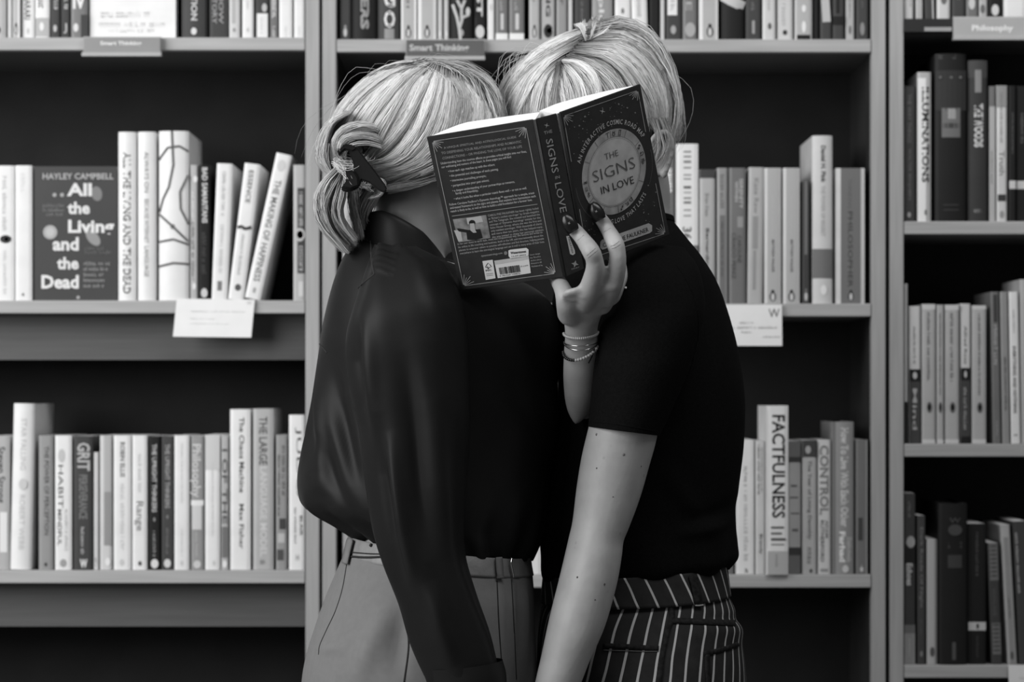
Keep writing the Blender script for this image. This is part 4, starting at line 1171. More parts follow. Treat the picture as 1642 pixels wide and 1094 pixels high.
cl_ = ([(v[0], v[1], v[2] + .023*min(1.0, abs(v[1] - YA)/.07)**1.5*min(1.0, (i_//80)/14)) for i_, v in enumerate(cl_[0])], cl_[1], cl_[2])
collar = loft_obj('collar', cl_, SATIN, personA)
sd = collar.modifiers.new('thickness', 'SOLIDIFY'); sd.thickness = .0015
# shoulder seam, yoke seam, cuff
bvA = bvh_of([blouse, collar])
sm = seam('shoulder_seam', bvA, [(594, 386), (595, 405), (597, 425), (600, 440)], .0011, THREAD, blouse, 20)
sm = seam('yoke_seam', bvA, [(600, 440), (585, 452), (574, 462)], .0011, THREAD, blouse, 14)
sm = seam('yoke_seam', bvA, [(509, 548), (517, 557), (524, 566)], .001, THREAD, blouse, 10)
for q in (-1,):
    Yc = YA + q*.165
    cuff = [(676, 1072, 806, 1058, Yc, .046), (684, 1095, 812, 1083, Yc, .045), (694, 1132, 812, 1122, Yc, .042), (702, 1160, 808, 1152, Yc, .040)]
    loft_obj('cuff', loft(cuff, 20, 48, cap0=False, cap1=False), SATIN, blouse)
# necklace of dark beads on the neck
bvn = bvh_of([personA])
V, F = [], []
for i, (x, y) in enumerate(catmull([(604, 348), (612, 349), (620, 351), (628, 353), (636, 356), (642, 359)], 18)):
    p = on(bvn, x, y, .0016)
    if p is None: continue
    a, b = ellipsoid(p, ((.0012, 0, 0), (0, .0012, 0), (0, 0, .0012)), 8, 6)
    k = len(V); V += a; F += [tuple(k + q for q in f) for f in b]
mesh_obj('necklace', V, F, mat(.02, rough=.3, spec=.5), personA, True)

# trousers with belt
A_TR = [(560, 862, 850, 898, YA, .128), (553, 885, 853, 912, YA, .134), (540, 915, 855, 932, YA, .145), (523, 955, 857, 962, YA, .160), (506, 1003, 858, 1008, YA, .168),
        (491, 1052, 860, 1054, YA, .172), (484, 1100, 860, 1100, YA, .172), (486, 1160, 850, 1160, YA, .17), (505, 1220, 830, 1220, YA, .16)]
def tr_disp(px, py, uu, vv, near):
    d = fold(px, py, [(628, 955), (606, 1010), (585, 1060), (570, 1110)], 16, .008)*near
    d -= fold(px, py, [(650, 960), (640, 1030), (632, 1100)], 14, .006)*near
    d += fold(px, py, [(510, 1048), (535, 1040), (560, 1038)], 8, .003)*near
    for x in (798, 816, 838):
        d += fold(px, py, [(x, 915), (x + 2, 980), (x + 6, 1094)], 7, .006)*near
    return d
trA = loft_obj('trousers', loft(A_TR, 110, 120, disp=tr_disp, cap0=False), TROUSER, personA)
for q in (-1, 1):
    lo = [(500, 1150, 850, 1150, YA + q*.085, .088), (520, 1300, 820, 1300, YA + q*.088, .095), (560, 1700, 800, 1700, YA + q*.088, .085), (575, 2160, 790, 2160, YA + q*.088, .08)]
    loft_obj('trouser_leg', loft(lo, 40, 40, cap1=False), TROUSER, trA)
    V, F = tube([at(620, 2195, YA + q*.085), at(690, 2200, YA + q*.085), at(775, 2212, YA + q*.085)], [.045, .042, .034], n=16)
    zmin = min(v[2] for v in V)
    mesh_obj('shoe', [(v[0], v[1], max(v[2] - zmin, 0)*.85) for v in V], F, mat(.03, rough=.4), personA, True)
beltA = [(558, 858, 852, 893, YA, .131), (556, 872, 853, 905, YA, .136), (554, 890, 856, 922, YA, .139)]
belt = loft_obj('belt', loft(beltA, 10, 96, cap0=False, cap1=False), LEATHER, personA)
sd = belt.modifiers.new('thickness', 'SOLIDIFY'); sd.thickness = .003
bvT = bvh_of([trA, belt])
ribbon('belt_loop', bvT, [(568, 860), (563, 880), (557, 906)], 9, TROUSER, trA, 14, .004, .002)
ribbon('belt_loop', bvT, [(796, 890), (797, 910), (799, 930)], 10, TROUSER, trA, 14, .004, .002)
seam('belt_stitching', bvT, [(566, 886), (590, 888), (614, 889)], .0007, THREAD, belt, 14, .001)
seam('belt_edge', bvT, [(562, 893), (590, 894), (616, 893)], .0014, THREAD, belt, 14, .0005)
p = on(bvT, 596, 875, .0012)
V, F = ellipsoid(p, ((.0022, 0, 0), (0, .001, 0), (0, 0, .0022)), 10, 6); mesh_obj('belt_hole', V, F, mat(.01), belt, True)
bk = [on(bvT, x, y, .004) for x, y in ((816, 897), (815, 906), (817, 916), (819, 926))]
V, F = tube(bk, [.0014]*4, n=8); mesh_obj('buckle', V, F, mat(.6, rough=.15, metal=1.0), belt, True)
seam('side_seam', bvT, [(556, 906), (549, 945), (538, 980), (524, 1010), (513, 1035), (511, 1050)], .0008, THREAD, trA, 30)
seam('pocket_seam', bvT, [(653, 1000), (655, 1040), (648, 1094)], .0011, THREAD, trA, 20)
for pl in ([(797, 932), (800, 1000), (806, 1090)], [(820, 930), (824, 1000), (828, 1090)]):
    seam('pleat', bvT, pl, .0008, THREAD, trA, 20)

# hair of the first person
shA = (664, 230, 141, 133, YA, .088)
gA = [[(664, 97), (616, 112), (572, 142), (540, 180), (527, 225)],
      [(676, 97), (632, 108), (588, 136), (552, 176), (534, 222)],
      [(684, 99), (640, 116), (598, 152), (566, 196), (548, 236)],
      [(692, 100), (658, 126), (622, 172), (592, 218), (564, 250)],
      [(700, 101), (680, 145), (654, 204), (616, 250), (572, 262)],
      [(712, 104), (706, 158), (688, 216), (646, 264), (586, 276)],
      [(730, 109), (738, 166), (724, 222), (684, 262), (606, 292)],
      [(752, 117), (766, 170), (760, 216), (722, 252), (662, 280)],
      [(772, 128), (790, 172), (788, 216), (768, 250), (730, 275)],
      [(788, 142), (803, 178), (804, 210), (797, 240), (780, 262)]]
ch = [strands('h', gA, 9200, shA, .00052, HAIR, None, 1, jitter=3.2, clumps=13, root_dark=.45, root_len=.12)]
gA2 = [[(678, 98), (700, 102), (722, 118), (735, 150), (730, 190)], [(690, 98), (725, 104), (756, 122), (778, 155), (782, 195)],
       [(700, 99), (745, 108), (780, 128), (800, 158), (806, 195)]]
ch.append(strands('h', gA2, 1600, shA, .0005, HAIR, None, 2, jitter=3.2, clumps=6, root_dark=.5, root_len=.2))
# roll of hair over the clip, the loop behind it and the loose tail
dY = YA - .085
def g3(pts, y): return [(a, b, y + (c if c else 0)) for a, b, c in pts]
roll = [g3([(622, 214, .035), (598, 199, .010), (572, 196, -.01), (548, 205, -.02), (534, 224, -.02), (536, 246, -.005)], dY),
        g3([(628, 232, .035), (604, 217, .006), (578, 212, -.022), (553, 219, -.03), (543, 236, -.03), (548, 254, -.01)], dY),
        g3([(634, 252, .035), (610, 236, .006), (586, 228, -.018), (562, 231, -.03), (552, 244, -.03), (556, 258, -.01)], dY)]
ch.append(strands('h', roll, 1600, shA, .0005, HAIR, None, 3, depth=.004, mirror=False, jitter=1.5, clumps=5, root_dark=.9))
loop = [g3([(560, 180, .0), (536, 196, -.005), (522, 225, 0), (518, 250, .0), (530, 272, .0)], dY + .03),
        g3([(548, 182, .0), (526, 205, -.005), (514, 240, 0), (514, 265, .0), (528, 285, .0)], dY + .04)]
ch.append(strands('h', loop, 1100, shA, .0005, HAIR, None, 4, depth=.014, mirror=False, jitter=3, clumps=4, root_dark=.8))
tail = [g3([(541, 268, -.01), (520, 288, -.02), (507, 318, -.015), (514, 358, -.01), (549, 403, .0)], dY + .02),
        g3([(545, 272, -.015), (528, 296, -.03), (518, 326, -.025), (527, 362, -.015), (556, 400, .0)], dY + .02),
        g3([(550, 276, -.015), (538, 302, -.03), (530, 332, -.025), (541, 362, -.015), (565, 392, .0)], dY + .02),
        g3([(556, 284, -.01), (551, 312, -.02), (548, 338, -.015), (556, 360, -.01), (572, 380, .0)], dY + .02)]
ch.append(strands('h', tail, 2700, shA, .00055, HAIR, None, 5, depth=.007, mirror=False, jitter=2.2, clumps=6, root_dark=.7))
nape = [g3([(604, 292, 0), (590, 305, 0), (578, 322, .004), (572, 345, .01), (578, 368, .015)], YA - .055),
        g3([(622, 298, 0), (606, 312, 0), (596, 328, .004), (590, 348, .01), (592, 360, .015)], YA - .055)]
ch.append(strands('h', nape, 1100, shA, .00045, HAIR, None, 6, depth=.006, mirror=False, jitter=2, clumps=5, root_dark=.8))
puff = [g3([(590, 296, 0), (604, 288, -.008), (615, 296, -.01), (612, 312, -.008), (596, 318, 0)], dY + .01),
        g3([(584, 300, 0), (598, 296, -.008), (606, 302, -.01), (604, 312, -.008), (592, 316, 0)], dY + .01)]
ch.append(strands('h', puff, 500, shA, .0005, HAIR, None, 7, depth=.004, mirror=False, jitter=1.5, clumps=4, root_dark=.8))
fly = [g3([(560, 150, 0), (530, 180, 0), (512, 230, 0), (498, 270, 0), (492, 300, .0)], YA), g3([(640, 106, 0), (592, 120, 0), (556, 150, 0), (530, 192, 0), (512, 248, .0)], YA),
       g3([(680, 99, 0), (720, 92, 0), (770, 100, 0), (800, 120, 0), (815, 150, .0)], YA)]
ch.append(strands('h', fly, 34, shA, .00018, HAIR, None, 8, depth=.03, mirror=False, jitter=6, clumps=14, root_dark=.8, flop=1.6))
ends = [g3([(538, 255, 0), (552, 262, -.01), (563, 258, -.012), (574, 250, -.01), (578, 240, .0)], dY - .01), g3([(540, 270, 0), (556, 280, -.01), (566, 290, -.012), (572, 296, -.01), (574, 302, .0)], dY - .01)]
ch.append(strands('h', ends, 160, shA, .0005, HAIR, None, 9, depth=.008, mirror=False, jitter=6, clumps=14, root_dark=.8))
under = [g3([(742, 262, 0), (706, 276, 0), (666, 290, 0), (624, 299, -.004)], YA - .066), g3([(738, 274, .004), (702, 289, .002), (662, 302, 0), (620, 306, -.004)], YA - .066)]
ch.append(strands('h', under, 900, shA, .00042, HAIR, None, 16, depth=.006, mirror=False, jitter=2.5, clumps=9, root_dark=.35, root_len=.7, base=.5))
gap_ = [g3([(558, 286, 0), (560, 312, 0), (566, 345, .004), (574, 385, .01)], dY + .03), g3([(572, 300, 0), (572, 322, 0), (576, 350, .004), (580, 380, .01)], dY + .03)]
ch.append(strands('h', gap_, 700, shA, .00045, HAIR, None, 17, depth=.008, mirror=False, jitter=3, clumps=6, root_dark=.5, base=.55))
hairA = hair_object('hair', ch, HAIR, personA)
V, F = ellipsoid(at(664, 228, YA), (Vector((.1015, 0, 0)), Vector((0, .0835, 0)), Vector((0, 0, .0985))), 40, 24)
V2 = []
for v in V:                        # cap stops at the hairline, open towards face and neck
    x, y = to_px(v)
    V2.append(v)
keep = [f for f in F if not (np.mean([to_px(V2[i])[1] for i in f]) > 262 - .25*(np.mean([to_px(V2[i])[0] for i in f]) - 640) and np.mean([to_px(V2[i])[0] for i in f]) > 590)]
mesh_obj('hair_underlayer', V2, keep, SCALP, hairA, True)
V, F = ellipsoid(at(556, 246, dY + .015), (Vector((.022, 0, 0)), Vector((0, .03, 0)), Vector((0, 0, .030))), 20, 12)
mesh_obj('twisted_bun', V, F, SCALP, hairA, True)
# claw clip
def prism(poly, y0, y1, name, m, parent, bev=.0015):
    bm = bmesh.new()
    vs_ = [bm.verts.new(at(x, y, y0)) for x, y in poly]
    f = bm.faces.new(vs_)
    ex = bmesh.ops.extrude_face_region(bm, geom=[f])
    for g_ in ex['geom']:
        if isinstance(g_, bmesh.types.BMVert): g_.co.y = y1
    bmesh.ops.recalc_face_normals(bm, faces=bm.faces)
    bmesh.ops.bevel(bm, geom=list(bm.edges), offset=bev, segments=2, affect='EDGES')
    me = bpy.data.meshes.new(name); bm.to_mesh(me); bm.free(); me.materials.append(m)
    return link(bpy.data.objects.new(name, me), parent)
clip = empty('hair_clip', at(575, 300, dY - .03)); clip.parent = personA
clip.matrix_parent_inverse = personA.matrix_world.inverted()
C0 = Vector(clip.location)
def clip_part(poly, y0, y1, nm):
    o = prism(poly, y0, y1, nm, BLACK_PL, None)
    o.data.transform(Matrix.Translation(-C0)); o.parent = clip
clip_part([(556, 236), (570, 233), (580, 246), (600, 272), (618, 296), (621, 304), (617, 309), (608, 306), (592, 293), (580, 289), (576, 300), (566, 306), (552, 308), (545, 302), (556, 292), (566, 278), (567, 262), (560, 246)], dY - .048, dY - .040, 'claw')
clip_part([(540, 240), (552, 231), (566, 232), (573, 238), (566, 243), (553, 240), (543, 250)], dY - .050, dY - .020, 'hinge')
clip_part([(553, 270), (566, 272), (574, 285), (575, 298), (562, 303), (548, 300), (556, 288)], dY - .052, dY - .040, 'spring_arm')

# ------------------------------------------------------------------ second person: black T-shirt, striped trousers, facing left
B_TORSO = [(958, 352, 1080, 356, YB, .070), (925, 392, 1100, 382, YB, .112), (897, 440, 1128, 418, YB, .140), (884, 500, 1154, 465, YB, .150), (892, 570, 1180, 550, YB, .152), (896, 640, 1193, 632, YB, .150),
           (892, 710, 1192, 710, YB, .146), (878, 780, 1184, 780, YB, .142), (864, 840, 1178, 832, YB, .142), (866, 890, 1180, 872, YB, .144), (868, 922, 1180, 893, YB, .143), (880, 936, 1166, 910, YB, .136)]
TY = YB - .178
B_SLEEVE = [(1012, 392, 1098, 398, YB - .11, .03), (985, 440, 1122, 436, TY + .03, .052), (966, 505, 1130, 500, TY + .006, .060), (955, 570, 1112, 575, TY, .060), (948, 630, 1084, 642, TY, .057), (943, 684, 1058, 699, TY, .054)]
def tee_disp(px, py, uu, vv, near):
    low = np.clip((py - 800)/110, 0, 1)
    d = low*.003*np.sin(uu*2*math.pi*9 + 1)
    d += fold(px, py, [(1120, 470), (1105, 560), (1085, 690)], 14, .006)*near
    d += fold(px, py, [(1180, 830), (1130, 850), (1070, 860)], 12, .006)*near
    d -= fold(px, py, [(1188, 800), (1150, 825), (1090, 835)], 12, .005)*near
    d += fold(px, py, [(1060, 740), (1100, 800), (1160, 880)], 14, .004)*near
    return d
headB, frB = head_parts(at(948, 192, YB), (-.86, .0, -.51), (-.51, 0, .86), .93)
# near arm
armB = [(966, 600, 1070, 610, TY, .042), (944, 684, 1054, 699, TY, .046), (932, 735, 1041, 748, TY, .045), (924, 785, 1026, 800, TY, .043), (918, 835, 1008, 848, TY - .002, .041), (912, 862, 1000, 868, TY - .004, .041),
        (906, 888, 997, 893, TY - .008, .041), (896, 930, 989, 938, TY - .012, .040), (881, 990, 970, 1005, TY - .016, .037), (867, 1055, 945, 1062, TY - .018, .032), (858, 1094, 931, 1098, TY - .018, .029), (846, 1150, 908, 1152, TY - .018, .024)]
bodyB = headB + [
    loft([(950, 270, 1066, 255, YB, .054), (955, 310, 1074, 300, YB, .054), (955, 345, 1076, 345, YB, .058), (940, 385, 1090, 385, YB, .075)], 30, 28)[:2],
    loft(B_TORSO, 50, 40, shrink=.88)[:2],
    loft([(885, 900, 1150, 890, YB, .115), (875, 960, 1160, 955, YB, .135), (870, 1030, 1175, 1030, YB, .155), (870, 1110, 1180, 1110, YB, .155), (890, 1200, 1160, 1200, YB, .13)], 30, 36)[:2],
    loft(B_SLEEVE[1:], 30, 24, shrink=.80)[:2],
    loft(armB, 80, 40)[:2],
    loft(mirror_sections(B_SLEEVE[1:], YB), 30, 24, shrink=.80)[:2],
]
for q in (-1, 1):
    bodyB.append(loft(leg_sections(895, 1140, YB + q*.085, 1120), 50, 28)[:2])
    bodyB.append(tube([at(1050, 2120, YB + q*.085), at(1040, 2190, YB + q*.085), at(950, 2222, YB + q*.085)], [.042, .04, .03]))
# near hand below the frame
w0 = at(872, 1160, TY - .018)
bodyB.append(tube([at(877, 1150, TY - .018), w0 + Vector((-.012, 0, -.05)), w0 + Vector((-.018, 0, -.08))], [.025, .032, .034], n=16))
for k in range(4):
    b0 = w0 + Vector((-.044 + .017*k, 0, -.095))
    bodyB.append(tube([b0, b0 + Vector((-.008, .004, -.035)), b0 + Vector((-.010, .016, -.066 + .006*abs(k - 1.5)))], [.0085, .008, .0065], n=10))
b0 = w0 + Vector((-.04, 0, -.045)); bodyB.append(tube([b0, b0 + Vector((-.024, 0, -.022)), b0 + Vector((-.028, 0, -.052))], [.011, .0095, .0075], n=10))
# far arm: upper arm comes across the chest, forearm rises, hand closes on the spine of the book
def fy(pl, x, y, r_): return cast(pl, x, y).y - r_
elb = at(926, 660, -.715)
bodyB.append(tube([at(1050, 480, YB + .10), at(1010, 570, YB + .02), at(986, 640, -.600), at(934, 656, -.690)], [.042, .042, .026, .012], n=20, rows=30))
fore = [(921, 680, 929, 679, -.694, .005), (911, 662, 946, 661, -.700, .015), (906, 642, 956, 642, -.708, .023), (904, 622, 960, 624, -.718, .027), (903, 600, 961, 602, -.732, .028), (904, 570, 960, 572, -.750, .026), (906, 540, 958, 542, -.768, .022), (908, 520, 957, 522, -.784, .021)]
bodyB.append(loft(fore, 40, 32)[:2])
palm = [(906, 540, 958, 542, -.768, .020), (905, 522, 959, 522, -.780, .020), (901, 503, 968, 499, -.801, .020), (899, 487, 981, 478, -.824, .0185), (900, 475, 991, 458, -.844, .0155), (905, 465, 994, 447, -.850, .010)]
bodyB.append(loft(palm, 40, 36, e=.85)[:2])
def finger(pp, rr, n=14):
    return tube([at(x, y, Y) for x, y, Y in pp], rr, n=n, rows=len(pp)*8)
# index and middle lie on the covers, thumb and the other two close behind the book
bodyB.append(finger([(938, 486, -.822), (943, 472, -.843), (949, 454, -.857), (954, 433, -.869), (953, 416, -.875), (947, 402, -.876), (933, 382, fy(plS, 926, 381, .0135)), (920, 367, fy(plS, 918, 366, .0100)), (912, 358, fy(plS, 911, 358, .0085))],
                    [.0120, .0128, .0122, .0110, .0101, .0104, .0088, .0082, .0066]))
bodyB.append(finger([(973, 478, -.824), (981, 459, -.846), (987, 440, -.857), (990, 420, -.865), (990, 404, -.867), (986, 390, -.862), (975, 369, fy(plR, 975, 369, .016)), (965, 353, fy(plR, 965, 353, .0105)), (958, 343, fy(plR, 958, 343, .0085))],
                    [.0118, .0120, .0113, .0102, .0097, .0101, .0086, .0080, .0064]))
bodyB.append(finger([(914, 503, -.802), (909, 484, -.824), (904, 469, -.822), (898, 456, -.796), (890, 443, -.760)], [.0150, .0130, .0105, .0095, .0085]))
bodyB.append(finger([(980, 474, -.826), (989, 455, -.826), (994, 440, -.806), (990, 418, -.770), (978, 408, -.752)], [.0115, .0102, .0093, .0086, .0072]))
bodyB.append(finger([(966, 490, -.806), (977, 474, -.806), (985, 458, -.790), (982, 442, -.765), (970, 434, -.752)], [.0110, .0098, .0086, .0078, .0065]))
# web between the first two fingers, and the row of knuckles
bodyB.append(ellipsoid(at(966, 456, -.849), ((.015, 0, .004), (0, .0095, 0), (0, 0, .0125)), 16, 10))
for (x, y, Y, r_) in ((942, 470, -.852, .0098), (980, 457, -.856, .0090), (920, 474, -.842, .0085)):
    bodyB.append(ellipsoid(at(x, y, Y), ((r_*1.2, 0, 0), (0, r_*.8, 0), (0, 0, r_*.9)), 12, 8))
# ear seen beside the cover
ec = at(1056, 250, YB - .066)
bodyB.append(ellipsoid(ec, ((.014, .004, 0), (-.002, .010, 0), (.004, 0, .028)), 16, 10))
bodyB.append(tube([ec + Vector((-.010, -.008, -.012)), ec + Vector((-.008, -.012, .018)), ec + Vector((.008, -.013, .027)), ec + Vector((.016, -.009, .008)), ec + Vector((.006, -.008, -.024))], [.0035, .004, .004, .004, .0045], n=8))
personB = fuse('person', bodyB, .0029, 2, SKIN)
tag(personB, 'person in a black T-shirt and pinstriped trousers holding the open book, facing left', 'person', 'couple hiding behind the book')
eyes(frB, personB)
bvh_handB = bvh_of([personB])

tee_parts = [loft(B_TORSO, 110, 110, disp=tee_disp, cap0=False), loft(B_SLEEVE, 70, 64, cap1=False), loft(mirror_sections(B_SLEEVE, YB), 50, 48, cap1=False)]
V, F = join_parts([(p[0], p[1]) for p in tee_parts])
tee = loft_obj('t_shirt', (V, F, sum([p[2] for p in tee_parts], [])), JERSEY, personB)
bvB = bvh_of([tee])
nb = loft([(955, 352, 1082, 356, YB, .074), (952, 344, 1080, 348, YB, .072), (956, 342, 1076, 346, YB, .067)], 8, 60, cap0=False, cap1=False)
loft_obj('neckband', nb, JERSEY, tee)
seam('sleeve_hem', bvB, [(946, 676), (985, 680), (1020, 686), (1052, 692)], .0005, JERSEY, tee, 20)
seam('armhole_seam', bvB, [(1085, 425), (1110, 470), (1120, 530), (1105, 600)], .0006, JERSEY, tee, 24)
ribbon('pocket_tag', bvB, [(988, 463), (997, 462), (1006, 463)], 3, mat(.7, rough=.5), tee, 8, .0015, .0006)

# moles on the bare arm
for (x, y, r_) in ((1000, 729, .0016), (957, 751, .0010), (926, 926, .0012), (969, 937, .0014), (983, 797, .0007), (1028, 748, .0008), (954, 962, .0009), (957, 697, .0016)):
    p = on(bvh_handB, x, y, 0)
    if p is None: continue
    V, F = ellipsoid(p, ((r_, 0, 0), (0, .0006, 0), (0, 0, r_)), 8, 6)
    mesh_obj('mole', V, F, mat(.05 if r_ < .0015 else .12, rough=.6), personB, True)

# creases over the finger joints
CREASE = mat(.16, rough=.6, key='skin_crease')
for pl_ in ([(941, 410), (947, 405), (955, 398)], [(943, 414), (950, 408), (958, 402)], [(979, 395), (985, 393), (993, 387)], [(981, 399), (987, 397), (995, 392)], [(926, 386), (931, 382), (936, 377)], [(968, 372), (973, 370), (979, 366)]):
    seam('joint_crease', bvh_handB, pl_, .00035, CREASE, personB, 10, -.0001)

# nails
NAIL = mat(.008, rough=.28, spec=.4, grain=.2, key='black_glitter_nail')
def nail(tip, base, half, Y0):
    V, F = [], []
    n_, m_ = 9, 7
    tip, base = np.array(tip, float), np.array(base, float)
    d = base - tip; L_ = np.linalg.norm(d); d /= L_; pn = np.array([-d[1], d[0]])
    for j in range(n_):
        f = j/(n_ - 1)
        wd = half*math.sqrt(max(0.0, 1 - ((f - .62)/.64)**2)) if f < .62 else half*(1 - .25*((f - .62)/.38)**2)
        for k in range(m_):
            g_ = -1 + 2*k/(m_ - 1)
            q = tip + d*L_*f + pn*wd*g_
            p = on(bvh_handB, q[0], q[1], .0006)
            Yq = Y0 + .0035*g_*g_ - .002*math.sin(f*math.pi)
            if p is not None and abs(p.y - Y0) < .02: Yq = min(Yq, p.y - .0004)
            V.append(at(q[0], q[1], Yq))
    for j in range(n_ - 1):
        for k in range(m_ - 1): F.append((j*m_ + k, j*m_ + k + 1, (j+1)*m_ + k + 1, (j+1)*m_ + k))
    o = mesh_obj('fingernail', V, F, NAIL, personB, True)
    sd_ = o.modifiers.new('thickness', 'SOLIDIFY'); sd_.thickness = .0012; sd_.offset = 1
    # little gold star on the nail
    c = tip + d*L_*.5
    SV = []
    for k in range(8):
        rr_ = 2.8 if k % 2 == 0 else .7
        a = k*math.pi/4 + .2
        p = at(c[0] + rr_*math.cos(a), c[1] + rr_*math.sin(a), Y0 - .0042)
        SV.append(p)
    mesh_obj('nail_star', SV, [tuple(range(8))], mat(.5, rough=.3, metal=.6), o)
    return o
nail((905, 345), (920, 371), 11.0, fy(plS, 911, 358, .0150))
nail((949, 326), (963, 352), 10.5, fy(plR, 957, 341, .0145))

# bracelets
def wrist_ring(cx, cy, half, hd, Yc, tilt, sag, n):
    pts = []
    for k in range(n):
        th = 2*math.pi*k/n
        x = cx + half*math.cos(th)
        y = cy + tilt*math.cos(th) + sag*max(0, math.sin(th))
        pts.append(at(x, y, Yc - hd*math.sin(th)))
    return pts
def bead_ring(name, pts, r_, m, label=None, sel=None):
    V, F = [], []
    for i, p in enumerate(pts):
        if sel and not sel(i): continue
        a, b = ellipsoid(p, ((r_, 0, 0), (0, r_, 0), (0, 0, r_)), 10, 7)
        k = len(V); V += a; F += [tuple(k + q for q in f) for f in b]
    o = mesh_obj(name, V, F, m, personB, True)
    if label: o['label'] = label
    return o
PEARL = mat(.34, rough=.25, spec=.6)
SILVER = mat(.6, rough=.25, metal=1.0)
bead_ring('bead_bracelet', wrist_ring(931.5, 534, 27.5, .0255, -.770, -1, 9, 54), .0017, PEARL, 'small pale bead bracelet')
def wire_ring(name, pts, r_, m):
    pts = pts + [pts[0]]
    V, F = tube(pts, [r_]*len(pts), n=6, rows=len(pts)*2, cap=False)
    return mesh_obj(name, V, F, m, personB, True)
wire_ring('chain_bracelet', wrist_ring(932, 547, 28, .028, -.763, -1, 8, 30), .0007, SILVER)
wire_ring('chain_bracelet', wrist_ring(932, 548, 28, .029, -.762, -1, 14, 30), .0008, SILVER)
pr = wrist_ring(932, 556, 29, .031, -.757, -9, 20, 44)
bead_ring('bead_bracelet', pr, .0020, PEARL, 'larger pale bead bracelet with dark beads at one side', lambda i: i < 14)
bead_ring('dark_bead_strand', pr, .0019, mat(.01, rough=.3, spec=.5), None, lambda i: i >= 14)
cd_ = [at(953, 560, -.780), at(949, 572, -.782), at(944, 582, -.778)]
V, F = tube(cd_, [.0008]*3, n=6); mesh_obj('cord_end', V, F, BLACK_PL, personB, True)

# striped trousers
B_TR = [(876, 925, 1162, 908, YB, .137), (872, 960, 1167, 950, YB, .144), (866, 985, 1180, 983, YB, .156), (862, 1030, 1189, 1030, YB, .168), (860, 1094, 1195, 1094, YB, .175), (862, 1160, 1190, 1160, YB, .17), (885, 1230, 1160, 1230, YB, .155)]
def trb_disp(px, py, uu, vv, near):
    d = .0035*np.exp(-((py - 1012)/14)**2)*np.clip((px - 1100)/60, 0, 1)
    d -= .0025*np.exp(-((py - 992)/9)**2)*np.clip((px - 1080)/60, 0, 1)
    return d
STRIPE = stripe_mat('pinstripe_cloth', 41, -.085)
STRIPE_BAND = stripe_mat('pinstripe_waistband', 31, .022, off=.3, width=.12)
trB = loft_obj('striped_trousers', loft(B_TR, 90, 120, disp=trb_disp, cap0=False), STRIPE, personB)
wbnd = [(873, 922, 1163, 904, YB, .1395), (871, 940, 1166, 928, YB, .1435), (869, 966, 1169, 954, YB, .1485)]
wbo = loft_obj('waistband', loft(wbnd, 12, 120, cap0=False, cap1=False), STRIPE_BAND, trB)
sd = wbo.modifiers.new('thickness', 'SOLIDIFY'); sd.thickness = .002; sd.offset = 1
for q in (-1, 1):
    lo = [(872, 1150, 1180, 1150, YB + q*.085, .088), (890, 1300, 1160, 1300, YB + q*.088, .095), (910, 1700, 1130, 1700, YB + q*.088, .085), (915, 2160, 1120, 2160, YB + q*.088, .08)]
    loft_obj('trouser_leg', loft(lo, 40, 40, cap1=False), STRIPE, trB)
    V, F = tube([at(1072, 2195, YB + q*.085), at(1000, 2200, YB + q*.085), at(915, 2212, YB + q*.085)], [.045, .042, .034], n=16)
    zmin = min(v[2] for v in V)
    mesh_obj('shoe', [(v[0], v[1], max(v[2] - zmin, 0)*.85) for v in V], F, mat(.03, rough=.4), personB, True)
bvP = bvh_of([trB, wbo])
DENIM = mat(.016, rough=.9, spec=.1, grain=.5, scale=200, key='dark_denim_seam')
STITCH = mat(.12, rough=.8, key='stitch_thread')
ribbon('belt_loop', bvP, [(1107, 924), (1113, 950), (1117, 974)], 12, DENIM, trB, 14, .004, .002)
seam('loop_bar_tack', bvP, [(1111, 974), (1117, 974), (1123, 973)], .001, mat(.3, rough=.7), trB, 8, .005)
seam('waistband_seam', bvP, [(960, 966), (1000, 962), (1060, 960), (1110, 960), (1166, 953)], .0009, STITCH, trB, 36, .0004)
ribbon('side_seam', bvP, [(1074, 962), (1077, 990), (1070, 1012), (1062, 1050), (1056, 1100)], 9, DENIM, trB, 30, .0008, .001)
ribbon('yoke_seam', bvP, [(1076, 996), (1110, 997), (1150, 999), (1182, 1000)], 9, DENIM, trB, 26, .0008, .001)
ribbon('pocket_edge', bvP, [(968, 1036), (1000, 1037), (1030, 1039), (1056, 1040)], 8, DENIM, trB, 22, .0008, .001)
seam('pocket_stitching', bvP, [(968, 1043), (1000, 1044), (1030, 1045), (1056, 1045)], .0005, STITCH, trB, 22, .0006)
ribbon('back_pocket', bvP, [(1128, 1049), (1150, 1044), (1170, 1038), (1183, 1033)], 8, DENIM, trB, 22, .0008, .001)
ribbon('back_pocket', bvP, [(1133, 1050), (1134, 1075), (1136, 1100)], 8, DENIM, trB, 16, .0008, .001)

